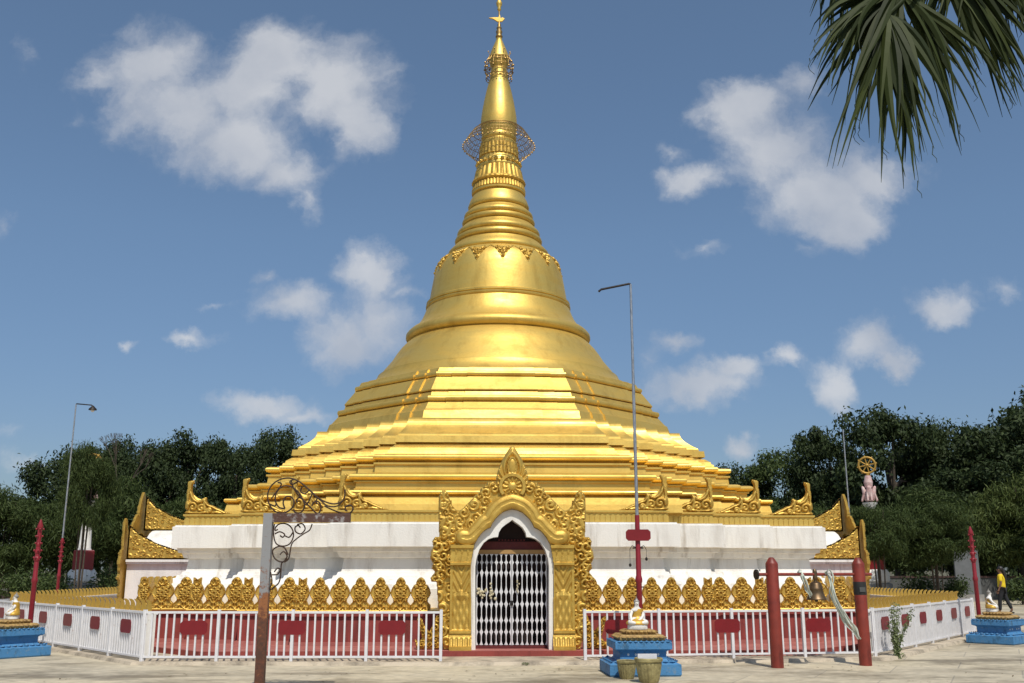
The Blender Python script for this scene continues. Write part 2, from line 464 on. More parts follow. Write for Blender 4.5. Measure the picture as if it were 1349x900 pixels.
class MB:
    def __init__(s):
        s.v, s.f = [], []

    def add(s, vs, fs):
        n = len(s.v)
        s.v += [tuple(p) for p in vs]
        s.f += [tuple(i + n for i in q) for q in fs]
        return s

    def box(s, x0, x1, y0, y1, z0, z1):
        vs = [(x0, y0, z0), (x1, y0, z0), (x1, y1, z0), (x0, y1, z0), (x0, y0, z1), (x1, y0, z1), (x1, y1, z1), (x0, y1, z1)]
        return s.add(vs, [(0, 3, 2, 1), (4, 5, 6, 7), (0, 1, 5, 4), (1, 2, 6, 5), (2, 3, 7, 6), (3, 0, 4, 7)])

    def obox(s, c, ax, ay, z0, z1):
        """box with half-axes ax, ay (2D vectors) about c"""
        cs = [(c[0] + i * ax[0] + j * ay[0], c[1] + i * ax[1] + j * ay[1]) for i, j in ((-1, -1), (1, -1), (1, 1), (-1, 1))]
        vs = [(x, y, z0) for x, y in cs] + [(x, y, z1) for x, y in cs]
        return s.add(vs, [(0, 3, 2, 1), (4, 5, 6, 7), (0, 1, 5, 4), (1, 2, 6, 5), (2, 3, 7, 6), (3, 0, 4, 7)])

    def loft(s, polys, cap0=True, cap1=True):
        """polys: list of equal-length lists of 3D points, going up, CCW"""
        n = len(polys[0])
        b = len(s.v)
        for p in polys:
            s.v += [tuple(q) for q in p]
        for k in range(len(polys) - 1):
            for i in range(n):
                j = (i + 1) % n
                s.f.append((b + k * n + i, b + k * n + j, b + (k + 1) * n + j, b + (k + 1) * n + i))
        if cap0: s.f.append(tuple(b + i for i in reversed(range(n))))
        if cap1: s.f.append(tuple(b + (len(polys) - 1) * n + i for i in range(n)))
        return s

    def prism_y(s, poly, y0, y1):
        """polygon in (x,z), counter-clockwise seen from -y, extruded from front y0 to back y1"""
        n = len(poly); b = len(s.v)
        s.v += [(x, y0, z) for x, z in poly] + [(x, y1, z) for x, z in poly]
        s.f.append(tuple(b + i for i in range(n)))
        s.f.append(tuple(b + n + i for i in reversed(range(n))))
        for i in range(n):
            j = (i + 1) % n
            s.f.append((b + j, b + i, b + n + i, b + n + j))
        return s

    def lathe(s, prof, n=48, c=(0, 0), a0=0.0, rad=None, caps=True):
        """prof: (r,z) from bottom to top; rad(theta, r, z) may change the radius"""
        polys = []
        for r, z in prof:
            polys.append([(c[0] + (rad(2 * PI * i / n, r, z) if rad else r) * math.cos(a0 + 2 * PI * i / n),
                           c[1] + (rad(2 * PI * i / n, r, z) if rad else r) * math.sin(a0 + 2 * PI * i / n), z) for i in range(n)])
        return s.loft(polys, caps, caps)

    def tube(s, pts, rad, n=6, closed=False):
        pts = [Vector(p) for p in pts]
        m = len(pts)
        if not hasattr(rad, '__len__'): rad = [rad] * m
        b = len(s.v)
        ref = None
        for i, p in enumerate(pts):
            a = pts[(i - 1) % m] if (closed or i > 0) else p
            c = pts[(i + 1) % m] if (closed or i < m - 1) else p
            t = (c - a)
            t = t.normalized() if t.length > 1e-9 else Vector((0, 0, 1))
            if ref is None:
                ref = t.orthogonal().normalized()
            else:
                ref = ref - t * ref.dot(t)
                ref = ref.normalized() if ref.length > 1e-6 else t.orthogonal().normalized()
            bi = t.cross(ref)
            for k in range(n):
                q = p + (ref * math.cos(2 * PI * k / n) + bi * math.sin(2 * PI * k / n)) * rad[i]
                s.v.append(tuple(q))
        for i in range(m if closed else m - 1):
            i2 = (i + 1) % m
            for k in range(n):
                k2 = (k + 1) % n
                s.f.append((b + i * n + k, b + i * n + k2, b + i2 * n + k2, b + i2 * n + k))
        if not closed:
            s.f.append(tuple(b + k for k in reversed(range(n))))
            s.f.append(tuple(b + (m - 1) * n + k for k in range(n)))
        return s

    def ball(s, c, rx, ry=None, rz=None, n=10, m=7):
        ry = ry or rx; rz = rz or rx
        prof = []
        polys = []
        for j in range(m + 1):
            ph = -PI / 2 + PI * j / m
            rr = max(math.cos(ph), .02)
            polys.append([(c[0] + rx * rr * math.cos(2 * PI * i / n), c[1] + ry * rr * math.sin(2 * PI * i / n), c[2] + rz * math.sin(ph)) for i in range(n)])
        return s.loft(polys)

    def mesh(s, name, smooth=None):
        me = bpy.data.meshes.new(name)
        me.from_pydata(s.v, [], s.f)
        me.update()
        if smooth: shade(me, smooth)
        return me

    def build(s, name, mat, parent=None, smooth=None, loc=None, rotz=None):
        return link(name, s.mesh(name, smooth), mat, parent, loc, rotz)


def spline(pts, n=8, closed=False):
    """Catmull-Rom through points of any dimension"""
    P = [np.array(p, float) for p in pts]
    m = len(P)
    out = []
    rng = range(m if closed else m - 1)
    for i in rng:
        p0 = P[(i - 1) % m] if (closed or i > 0) else P[i]
        p1, p2 = P[i], P[(i + 1) % m]
        p3 = P[(i + 2) % m] if (closed or i + 2 < m) else p2
        for k in range(n):
            t = k / n
            out.append(tuple(.5 * ((2 * p1) + (p2 - p0) * t + (2 * p0 - 5 * p1 + 4 * p2 - p3) * t * t + (3 * p1 - p0 - 3 * p2 + p3) * t ** 3)))
    if not closed: out.append(tuple(P[-1]))
    return out


# --- carved relief: a height field over an outline, with a back and side walls
def in_poly(X, Z, poly):
    inside = np.zeros(X.shape, bool)
    n = len(poly)
    for i in range(n):
        x1, z1 = poly[i]; x2, z2 = poly[(i + 1) % n]
        if z1 == z2: continue
        c = ((z1 > Z) != (z2 > Z)) & (X < (x2 - x1) * (Z - z1) / (z2 - z1) + x1)
        inside ^= c
    return inside


def dist_line(X, Z, pts, closed=False):
    d = np.full(X.shape, 1e9)
    n = len(pts)
    for i in range(n if closed else n - 1):
        ax, az = pts[i]; bx, bz = pts[(i + 1) % n]
        L2 = (bx - ax) ** 2 + (bz - az) ** 2 + 1e-12
        t = np.clip(((X - ax) * (bx - ax) + (Z - az) * (bz - az)) / L2, 0, 1)
        d = np.minimum(d, np.hypot(X - ax - t * (bx - ax), Z - az - t * (bz - az)))
    return d


def rosettes(X, Z, cs, turns=1.8):
    h = np.zeros(X.shape)
    for k, (cx, cz, r) in enumerate(cs):
        dx, dz = X - cx, Z - cz
        rr = np.hypot(dx, dz) / r
        sg = 1 if (k % 2) else -1
        if True:
            near = rr < 1.25
            if not near.any(): continue
        th = np.arctan2(dz, dx)
        ph = turns * rr ** .8 - sg * th / (2 * PI) + k * .27
        sp = np.clip(1.45 - 3.4 * np.abs((ph % 1) - .5), 0, 1) ** .8
        env = np.clip((1.10 - rr) * 6, 0, 1)
        h = np.maximum(h, env * (.12 + .88 * sp * (1 - .25 * np.clip(rr, 0, 1))))
    return h


def strokes(X, Z, lines, w):
    """rounded ridges along polylines"""
    h = np.zeros(X.shape)
    for ln in lines:
        d = dist_line(X, Z, ln)
        h = np.maximum(h, np.sqrt(np.clip(1 - (d / w) ** 2, 0, 1)))
    return h


def curl(cx, cz, r, turns=1.4, a0=0.0, sg=1, tail=None):
    pts = []
    for i in range(int(18 * turns) + 1):
        t = i / (18 * turns)
        a = a0 + sg * 2 * PI * turns * t
        q_ = r * (.12 + .88 * t)
        pts.append((cx + q_ * math.cos(a), cz + q_ * math.sin(a)))
    if tail: pts += tail
    return pts


def ringpts(cx, cz, r, n=14):
    return [(cx + r * math.cos(2 * PI * i / n), cz + r * math.sin(2 * PI * i / n)) for i in range(n + 1)]


def scatter(poly, r0, r1, seed, n=4000, pack=.85):
    rnd = random.Random(seed)
    xs = [p[0] for p in poly]; zs = [p[1] for p in poly]
    cand = []
    out = []
    cx = np.array([[rnd.uniform(min(xs), max(xs)), rnd.uniform(min(zs), max(zs))] for _ in range(n)])
    ok = in_poly(cx[:, 0], cx[:, 1], poly)
    for (x, z), o in zip(cx, ok):
        if not o: continue
        r = rnd.uniform(r0, r1)
        if all((x - a) ** 2 + (z - b) ** 2 > ((r + q) * pack) ** 2 for a, b, q in out):
            out.append((x, z, r))
    return out


def relief_mesh(name, x0, x1, z0, z1, res, fn, back, angle=50):
    """fn(X,Z) -> mask, height (towards -y). back: y of the back face"""
    nx = int(round((x1 - x0) / res)) + 1; nz = int(round((z1 - z0) / res)) + 1
    X, Z = np.meshgrid(np.linspace(x0, x1, nx), np.linspace(z0, z1, nz))
    mask, H = fn(X, Z)
    q = mask[:-1, :-1] & mask[1:, :-1] & mask[:-1, 1:] & mask[1:, 1:]
    used = np.zeros(mask.shape, bool)
    used[:-1, :-1] |= q; used[1:, :-1] |= q; used[:-1, 1:] |= q; used[1:, 1:] |= q
    idx = -np.ones(mask.shape, int)
    idx[used] = np.arange(used.sum())
    V = np.stack([X[used], -H[used], Z[used]], 1)
    a = idx[:-1, :-1][q]; b = idx[:-1, 1:][q]; c = idx[1:, 1:][q]; d = idx[1:, :-1][q]
    faces = np.stack([a, b, c, d], 1)
    E = np.concatenate([np.stack([a, b], 1), np.stack([b, c], 1), np.stack([c, d], 1), np.stack([d, a], 1)])
    nV = len(V)
    key = E[:, 0].astype(np.int64) * nV + E[:, 1]
    rev = E[:, 1].astype(np.int64) * nV + E[:, 0]
    bd = E[~np.isin(key, rev)]
    Vb = V.copy(); Vb[:, 1] = back
    V2 = np.concatenate([V, Vb])
    side = np.stack([bd[:, 1], bd[:, 0], bd[:, 0] + nV, bd[:, 1] + nV], 1)
    backf = faces[:, ::-1] + nV
    F = np.concatenate([faces, side, backf])
    me = bpy.data.meshes.new(name)
    me.from_pydata(V2.tolist(), [], F.tolist())
    me.update()
    shade(me, angle)
    return me


def copy_tree(o, parent=None):
    c = o.copy()
    COL.objects.link(c)
    if parent is not None:
        c.parent = parent
    for ch in o.children:
        copy_tree(ch, c)
    return c


def skin_mesh(name, verts, edges, radii, root=0, sub=2):
    me = bpy.data.meshes.new(name)
    me.from_pydata(verts, edges, [])
    o = bpy.data.objects.new(name + '_skin', me)
    COL.objects.link(o)
    sk = o.modifiers.new('skin', 'SKIN')
    for i, r in enumerate(radii):
        v = me.skin_vertices[0].data[i]
        v.radius = (r, r) if not hasattr(r, '__len__') else r
        v.use_root = (i == root)
    ss = o.modifiers.new('sub', 'SUBSURF'); ss.levels = sub; ss.render_levels = sub
    bpy.context.view_layer.update()
    dg = bpy.context.evaluated_depsgraph_get()
    res = bpy.data.meshes.new_from_object(o.evaluated_get(dg))
    res.name = name
    bpy.data.objects.remove(o)
    bpy.data.meshes.remove(me)
    res.polygons.foreach_set('use_smooth', [True] * len(res.polygons))
    return res


# ------------------------------------------------------------------ ground
g = MB()
g.add([(-600, -80, -.006), (600, -80, -.006), (600, 1500, -.006), (-600, 1500, -.006)], [(0, 1, 2, 3)])
tag(g.build('ground', M['earth']), kind='structure')
g = MB()
g.add([(-46, -44, 0), (46, -44, 0), (46, 27, 0), (-46, 27, 0)], [(0, 1, 2, 3)])
tag(g.build('pavement', M['paving']), kind='structure')

# fence line (kerb follows it)
FL = [(-12.3, 5.0), (-12.2, -4.35), (-6.37, -11.25), (-1.21, -11.42)]
FR = [(1.31, -11.3), (6.68, -10.72), (11.68, -4.41), (11.9, 5.0)]
kerb = [(-12.2, -4.35), (-6.42, -11.22), (-1.2, -11.50), (1.3, -11.42), (6.75, -10.85), (11.75, -4.45), (12.1, 5.0), (7.0, 11.4), (-7, 11.4), (-12.45, 5.0)]
def grow(poly, d):
    return [(x * (1 + d / math.hypot(x, y)), y * (1 + d / math.hypot(x, y))) for x, y in poly]
kk = [[(x, y, .0) for x, y in grow(kerb, .20)], [(x, y, .055) for x, y in grow(kerb, .17)]]
tag(MB().loft(kk, False, True).build('kerb', M['kerb']), kind='structure')


# ------------------------------------------------------------------ the golden pagoda
pagoda = thing('golden_pagoda', 'tall golden bell-shaped stupa with stepped terraces on a white base', 'stupa')

# plan of the white base: three redents per corner
BASE = [(3.7, 7.5), (4.85, 6.9), (6.1, 6.3), (7.55, 5.65)]
def redent_plan(corners, o=0.0):
    q = []
    for i, (x, y) in enumerate(corners):
        q.append((x + o, y + o))
        if i + 1 < len(corners):
            q.append((x + o, corners[i + 1][1] + o))
    # q: first quadrant going clockwise from the +y side to the +x side
    fr = [(x, -y) for x, y in q]                 # front right, going ccw
    br = [(x, y) for x, y in reversed(q)]
    bl = [(-x, y) for x, y in q]
    fl = [(-x, -y) for x, y in reversed(q)]
    return fr + br + bl + fl

prof = [(.3, .42), (1.02, .42), (1.20, .41), (1.215, .31), (1.29, .28), (1.30, .20), (1.36, .13), (1.40, .06), (1.408, -.01), (1.47, -.03), (1.478, -.09), (1.545, -.12), (1.555, -.18), (1.64, -.20),
        (1.84, -.22), (1.86, -.13), (1.91, -.11), (1.965, -.09), (1.975, -.02), (2.07, .0), (2.08, .11), (2.56, .11), (2.575, .06), (2.60, .06)]
prof = [(z, o) for z, o in prof]
MB().loft([[(x, y, z) for x, y in redent_plan(BASE, o)] for z, o in prof], True, True).build('base', M['white'], pagoda)

# gold band with hanging tongues above the white slab
bandp = [(2.601, -.10), (2.80, -.10), (2.82, -.06), (2.86, -.06)]
mb = MB().loft([[(x, y, z) for x, y in redent_plan(BASE, o)] for z, o in bandp])
pl = redent_plan(BASE, -.10)
for i in range(len(pl)):
    a, b = Vector((*pl[i], 0)), Vector((*pl[(i + 1) % len(pl)], 0))
    d = b - a
    L_ = d.length
    if L_ < .3: continue
    d.normalize()
    n = Vector((d.y, -d.x, 0))
    k = max(1, int(L_ / .115))
    st = L_ / k
    for j in range(k):
        c = a + d * (st * (j + .5))
        w = st * .42
        z0 = 2.612
        ins = n * .001
        outv = n * .018
        pts = [(-w, z0), (w, z0), (w, 2.74), (w * .55, 2.772), (0, 2.785), (-w * .55, 2.772), (-w, 2.74)]
        vs = [tuple(c + d * u + outv + Vector((0, 0, z))) for u, z in pts] + [tuple(c + d * u + ins + Vector((0, 0, z))) for u, z in pts]
        m = len(pts)
        fs = [tuple(range(m)), tuple(range(2 * m - 1, m - 1, -1))] + [(p, p + m, (p + 1) % m + m, (p + 1) % m) for p in range(m)]
        mb.add(vs, fs)
mb.build('cornice_band', M['gold'], pagoda)

# stepped terraces, seven redents per corner
def z_at(y, Fd):
    return at_y(656, y, -Fd).z

T = [(6.87, 4.02, None, 2.9)]
def wof(Fd):
    return float(np.interp(Fd, [4.8, 5.0, 5.6, 6.2, 6.6, 6.87, 7.45], [2.1, 2.34, 2.58, 3.06, 3.5, 3.95, 4.5]))
def tier_plan(Fd, w, n=7):
    q = []
    for i in range(n + 1):
        x = w + (Fd - w) * i / n; y = Fd - (Fd - w) * i / n
        q.append((x, -y))
        if i < n: q.append((x, -(Fd - (Fd - w) * (i + 1) / n)))
    out = []
    for k in range(4):
        c, s_ = [(1, 0), (0, 1), (-1, 0), (0, -1)][k]
        out += [(c * x - s_ * y, s_ * x + c * y) for x, y in q]
    return out

def tier(lv, name):
    """lv: (height, F) from the bottom up"""
    MB().loft([[(x, y, z) for x, y in tier_plan(Fd, wof(Fd))] for z, Fd in lv]).build(name, M['gold'], pagoda)

def rnd_torus(zb, zt, F0, out):
    n = 7
    return [(zb + (zt - zb) * (.5 - .5 * math.cos(PI * i / n)), F0 + out * math.sin(PI * i / n)) for i in range(n + 1)]

# lip, wall under it
tier([(2.84, 6.96), (3.02, 6.93), (3.19, 6.89), (3.215, 6.86), (3.225, 6.93)] + rnd_torus(3.235, 3.335, 6.91, .05) + [(3.345, 6.80)], 'terrace')
tier([(3.30, 6.52), (3.40, 6.52), (3.405, 6.49), (3.535, 6.48), (3.54, 6.53), (3.575, 6.53), (3.578, 6.45)] + rnd_torus(3.585, 3.74, 6.50, .12) + [(3.75, 6.2)], 'terrace')
tier([(3.70, 6.18), (3.80, 6.18), (3.805, 6.12), (3.98, 6.10), (3.985, 6.15), (4.03, 6.15), (4.035, 6.05), (4.07, 6.03)] + rnd_torus(4.078, 4.235, 6.06, .12) + [(4.245, 5.8)], 'terrace')
tier([(4.20, 5.86), (4.27, 5.86), (4.275, 5.81), (4.36, 5.78), (4.365, 5.74), (4.43, 5.72), (4.47, 5.66), (4.52, 5.58), (4.525, 5.44), (4.575, 5.43), (4.58, 5.60), (4.74, 5.58), (4.745, 5.3)], 'terrace')
cy = [(4.70, 5.46), (4.80, 5.44)]
for i in range(9):
    t = i / 8
    cy.append((4.83 + .40 * t, 5.40 - .42 * (1 - (1 - t) ** 1.9)))
cy += [(5.265, 4.98), (5.27, 4.8)]
tier(cy, 'terrace')

# octagonal terraces with recessed corners
def oct_plan(a, dl=.045):
    out = []
    hw = (a - 2 * dl) * math.tan(PI / 8)
    m, mid = hw * .52, hw * .76
    for k in range(8):
        th = -PI / 2 + k * PI / 4
        nx, ny = math.cos(th), math.sin(th)
        tx, ty = -ny, nx
        for t, dd in [(-hw, a - 2 * dl), (-mid, a - 2 * dl), (-mid, a - dl), (-m, a - dl), (-m, a), (m, a), (m, a - dl), (mid, a - dl), (mid, a - 2 * dl)]:
            out.append((nx * dd + tx * t, ny * dd + ty * t))
    return out
def octo(lv, name):
    MB().loft([[(x, y, z) for x, y in oct_plan(a)] for z, a in lv]).build(name, M['gold'], pagoda)
octo([(5.20, 4.90), (5.50, 4.80), (5.52, 4.76), (5.56, 4.72), (5.735, 4.58), (5.75, 4.53), (5.755, 4.58)] + rnd_torus(5.77, 5.92, 4.55, .06) + [(5.93, 4.44), (6.04, 4.40), (6.06, 4.36)], 'octagon_terrace')
octo([(6.03, 4.34), (6.065, 4.33), (6.07, 4.42), (6.10, 4.43), (6.47, 4.16), (6.485, 4.10), (6.49, 4.14)] + rnd_torus(6.50, 6.63, 4.12, .05) + [(6.64, 4.06), (6.75, 4.0), (6.77, 3.95)], 'octagon_terrace')

# bell
bell = [(3.98, 6.62), (3.93, 6.75), (3.84, 6.82), (3.70, 6.96), (3.62, 7.10), (3.615, 7.125), (3.56, 7.13), (3.44, 7.30), (3.22, 7.57), (3.08, 7.80), (2.95, 7.98), (2.82, 8.12), (2.70, 8.235), (2.60, 8.30)]
MB().lathe(bell, 160).build('bell_dome', M['gold'], pagoda, 30)
ring8 = [(2.56, 8.22), (2.66, 8.25), (2.76, 8.30), (2.80, 8.38), (2.795, 8.46), (2.74, 8.53), (2.66, 8.60)]
neck = [(2.64, 8.58), (2.52, 8.68), (2.42, 8.80), (2.34, 8.92), (2.26, 9.10), (2.20, 9.26), (2.17, 9.32)]
MB().lathe(ring8, 160).build('moulding_ring', M['gold'], pagoda, 50)
MB().lathe(neck, 160).build('dome_shoulder', M['gold'], pagoda, 50)
ring7 = [(2.12, 9.27), (2.19, 9.30), (2.215, 9.34), (2.215, 9.38), (2.17, 9.40), (2.17, 9.41), (2.20, 9.43), (2.20, 9.48), (2.14, 9.51), (2.10, 9.53)]
MB().lathe(ring7, 160).build('moulding_ring', M['gold'], pagoda, 50)
drum = [(2.12, 9.50), (2.09, 9.70), (2.05, 9.95), (1.99, 10.30), (1.92, 10.55), (1.83, 10.75), (1.70, 10.90), (1.58, 10.97), (1.50, 11.02)]
MB().lathe(drum, 160).build('drum', M['gold'], pagoda, 50)

def r_on(pr_, z):
    zs = [p[1] for p in pr_]; rs = [p[0] for p in pr_]
    return float(np.interp(z, zs, rs))

# garland pendants round the drum
def pend_fn(X, Z):
    poly = [(0, -.50), (.09, -.28), (.17, -.14), (.24, -.02), (.20, .06), (0, .03), (-.20, .06), (-.24, -.02), (-.17, -.14), (-.09, -.28)]
    mask = in_poly(X, Z, poly)
    cs = [(-.15, -.01, .08), (.15, -.01, .08), (0, -.03, .07), (-.07, -.14, .07), (.07, -.14, .07), (0, -.22, .06), (0, -.33, .05)]
    return mask, .015 + .055 * rosettes(X, Z, cs, 1.4)
pend_me = relief_mesh('pendant', -.26, .26, -.52, .08, .016, pend_fn, .12)
npd = 16
for k in range(npd):
    th = -PI / 2 + 2 * PI * (k + .12) / npd
    # bend the flat panel onto the drum
    me = bpy.data.meshes.new('pendant')
    vs = []
    for v in pend_me.vertices:
        z = 10.80 + v.co.z * .92
        rr = r_on(drum, z) - v.co.y
        a = th + v.co.x / 1.85
        vs.append((rr * math.cos(a), rr * math.sin(a), z))
    me.from_pydata(vs, [], [tuple(p.vertices) for p in pend_me.polygons])
    me.update(); shade(me, 50)
    link('pendant', me, M['gold_relief'], pagoda)
for k in range(npd):
    th = -PI / 2 + 2 * PI * (k + .12) / npd
    pts = []
    mb = MB()
    for j in range(9):
        t = j / 8
        a = th + .13 + (2 * PI / npd - .26) * t
        z = 10.78 + .10 * math.sin(PI * t)
        r_ = r_on(drum, z) + .01
        pts.append((r_ * math.cos(a), r_ * math.sin(a), z))
    mb.tube(pts, .018, 5)
    mb.build('scallop_trim', M['gold_relief'], pagoda, 60)

# ringed cone
rings = [(1.57, 11.03), (1.36, 11.48), (1.29, 11.71), (1.14, 12.08), (1.08, 12.29), (.96, 12.61)]
for i, (r, z) in enumerate(rings):
    zt = rings[i + 1][1] if i < 5 else 13.13
    rt = rings[i + 1][0] if i < 5 else .86
    h = zt - z
    pr_ = [(r - .14, z - .06), (r - .05, z - .045), (r - .008, z), (r, z + .045), (r - .02, z + .10), (r - .02 - (r - rt) * .45, z + h * .45), (rt - .075, z + h * .85), (rt - .10, zt + .02)]
    MB().lathe(pr_, 112).build('cone_ring', M['gold'], pagoda, 45)

# lotus mouldings at the neck of the spire
def rib(n, amp):
    return lambda th, r, z: r + amp * abs(math.sin(n * th / 2))
MB().lathe([(.78, 13.05), (.845, 13.09), (.85, 13.15), (.80, 13.17)], 96).build('cone_ring', M['gold'], pagoda, 45)
MB().lathe([(.79, 13.15), (.83, 13.18), (.78, 13.40), (.74, 13.42)], 240, rad=rib(48, .025)).build('fluted_collar', M['gold_relief'], pagoda, 50)
MB().lathe([(.72, 13.38), (.80, 13.40), (.84, 13.45), (.81, 13.52), (.74, 13.55)], 192, rad=rib(32, .02)).build('petal_rim', M['gold_relief'], pagoda, 50)
MB().lathe([(.76, 13.50), (.74, 13.60), (.69, 13.85), (.66, 13.92)], 192, rad=rib(26, .045)).build('petal_band', M['gold_relief'], pagoda, 50)
MB().lathe([(.64, 13.88), (.68, 13.92), (.70, 13.99), (.66, 14.05), (.62, 14.10), (.60, 14.34)], 96).build('bead_ring', M['gold'], pagoda, 50)
bead_me = MB().ball((0, 0, 0), .065, n=10, m=6).mesh('bead', 60); bead_me.materials.append(M['gold_relief'])
for k in range(22):
    a = 2 * PI * k / 22
    link('bead', bead_me, None, pagoda, (.68 * math.cos(a), .68 * math.sin(a), 14.09))
MB().lathe([(.55, 14.30), (.61, 14.33), (.585, 14.70), (.55, 14.72)], 192, rad=rib(28, .03)).build('fluted_collar', M['gold_relief'], pagoda, 50)
MB().lathe([(.50, 14.68), (.58, 14.72), (.59, 14.80), (.54, 14.84), (.52, 14.90), (.56, 14.95), (.565, 15.02), (.52, 15.07), (.53, 15.15)], 96).build('neck_ring', M['gold'], pagoda, 50)
bulb = [(.50, 15.05), (.55, 15.15), (.575, 15.35), (.58, 15.55), (.565, 15.75), (.53, 16.0), (.48, 16.3), (.42, 16.6), (.36, 16.85), (.305, 17.09), (.27, 17.3), (.25, 17.45)]
MB().lathe(bulb, 96).build('banana_bud', M['gold'], pagoda, 60)

# wire hoop screen round the neck
mb = MB()
def hoop(r, z, w=.009, n=56):
    mb.tube([(r * math.cos(2 * PI * i / n), r * math.sin(2 * PI * i / n), z) for i in range(n)], w, 4, True)
up_ = [(.60, 15.38), (.72, 15.33), (.84, 15.22), (.95, 15.06), (1.05, 14.90), (1.14, 14.74)]
lo_ = [(1.05, 14.62), (.95, 14.52), (.84, 14.42), (.74, 14.34)]
for r, z in up_: hoop(r, z, .010)
for r, z in lo_: hoop(r, z, .007)
for k in range(64):
    a = 2 * PI * k / 64
    mb.tube([(r * math.cos(a), r * math.sin(a), z) for r, z in up_], .006, 4)
for k in range(40):
    a = 2 * PI * k / 40
    mb.tube([(r * math.cos(a), r * math.sin(a), z) for r, z in [(1.14, 14.74)] + lo_], .006, 4)
    mb.ball((1.15 * math.cos(a), 1.15 * math.sin(a), 14.72), .028, n=6, m=4)
    a += .08
    mb.ball((1.0 * math.cos(a), 1.0 * math.sin(a), 14.93), .020, n=6, m=4)
mb.build('wire_hoop_screen', M['gold_dark'], pagoda)

# crowning umbrella
MB().lathe([(.20, 17.40), (.30, 17.62), (.315, 17.72), (.34, 17.78), (.34, 17.84), (.315, 17.90), (.27, 18.05), (.20, 18.25), (.13, 18.42), (.09, 18.52), (.10, 18.56), (.05, 18.60)], 48).build('umbrella_crown', M['gold'], pagoda, 50)
mb = MB()
def hoop2(r, z, w=.014, n=30):
    mb.tube([(r * math.cos(2 * PI * i / n), r * math.sin(2 * PI * i / n), z) for i in range(n)], w, 5, True)
for r, z in [(.37, 17.80), (.44, 17.66), (.46, 17.50), (.45, 17.34), (.40, 17.18)]: hoop2(r, z)
for k in range(22):
    a = 2 * PI * k / 22
    c, s_ = math.cos(a), math.sin(a)
    mb.tube([(.36 * c, .36 * s_, 17.82), (.44 * c, .44 * s_, 17.66), (.46 * c, .46 * s_, 17.48), (.40 * c, .40 * s_, 17.16)], .008, 4)
    mb.ball((.47 * c, .47 * s_, 17.62 - .2 * (k % 2)), .035, n=6, m=4)
    mb.ball((.42 * c, .42 * s_, 17.10), .026, n=6, m=4)
    if k % 3 == 0:
        mb.tube([(.32 * c, .32 * s_, 17.9), (.36 * c, .36 * s_, 18.02)], .012, 4)
        mb.ball((.37 * c, .37 * s_, 18.03), .022, n=6, m=4)
mb.build('bell_fringe', M['gold_dark'], pagoda)
MB().lathe([(.07, 18.55), (.12, 18.62), (.085, 18.72), (.11, 18.80), (.07, 18.88), (.09, 18.94), (.05, 19.0), (.06, 19.06), (.03, 19.12), (.025, 19.72)], 16).build('finial_stem', M['gold_dark'], pagoda, 50)
mb = MB()
mb.prism_y([(-.34, 19.30), (-.20, 19.27), (-.05, 19.17), (.10, 19.18), (.18, 19.28), (.10, 19.33), (.05, 19.28), (.02, 19.42), (-.03, 19.32), (-.18, 19.32)], -.03, .03)
mb.build('weather_vane', M['gold'], pagoda)
MB().lathe([(.02, 19.55), (.07, 19.62), (.05, 19.68), (.09, 19.78), (.10, 19.86), (.06, 19.96), (.02, 20.05)], 14).build('diamond_bud', M['gold'], pagoda, 60)

# corner ornaments: a gold scroll rising to a curled horn
hp = [(545, 365), (570, 358), (600, 348), (632, 328), (660, 318), (690, 300), (725, 292), (742, 262), (745, 238), (757, 232), (768, 240), (790, 250), (815, 240), (840, 220), (860, 195), (866, 170),
      (863, 140), (850, 112), (853, 97), (864, 92), (873, 103), (874, 128), (877, 160), (890, 198), (888, 225), (890, 262), (900, 300), (897, 330), (906, 372), (545, 374)]
hp = [((x - 545) * .0028, (374 - y) * .0028) for x, y in hp]
def horn_fn(X, Z):
    mask = in_poly(X, Z, hp)
    e = dist_line(X, Z, hp, True)
    ln = [curl(.845, .165, .115, 1.3, PI * .5, -1, [(.96, .22), (.97, .34), (.955, .46)]),
          curl(.66, .135, .10, 1.3, PI * .6, 1, [(.60, .26), (.58, .33)]),
          curl(.47, .085, .065, 1.2, 0, -1), [(.05, .02), (.16, .05), (.30, .11), (.42, .17), (.52, .21), (.60, .30)],
          [(.62, .34), (.66, .29), (.74, .275), (.82, .32), (.88, .40), (.90, .50)], [(.55, .05), (.70, .02), (.90, .03), (.99, .04)],
          [(.89, .55), (.90, .66), (.905, .74)], [(.93, .50), (.935, .58)], [(.2, .02), (.32, .05), (.40, .03)]]
    r_ = strokes(X, Z, ln, .032)
    h = .02 + np.clip(e / .04, 0, 1) * .02 + .06 * r_ * np.clip(e / .012, 0, 1)
    return mask, h
horn_me = relief_mesh('corner_horn', 0, 1.02, 0, .80, .012, horn_fn, .035)
horn_me.materials.append(M['gold_relief'])
for k in (0, 1, 3):
    for sx in (-1, 1):
        for i, (x, y) in enumerate(BASE):
            o = link('corner_horn', horn_me, None, pagoda)
            X, Y = x - .12, y - .15
            sc = (-1 if sx < 0 else 1)
            loc = Vector((sx * X - sx * 1.04, -Y, 2.862))
            if k: loc = Vector((sx * y - sx * 1.19, -x + .16, 2.862))
            o.matrix_local = Matrix.Rotation(k * PI / 2, 4, 'Z') @ Matrix.Translation(loc) @ Matrix.Diagonal((sc * 1.06, 1, 1.02, 1))

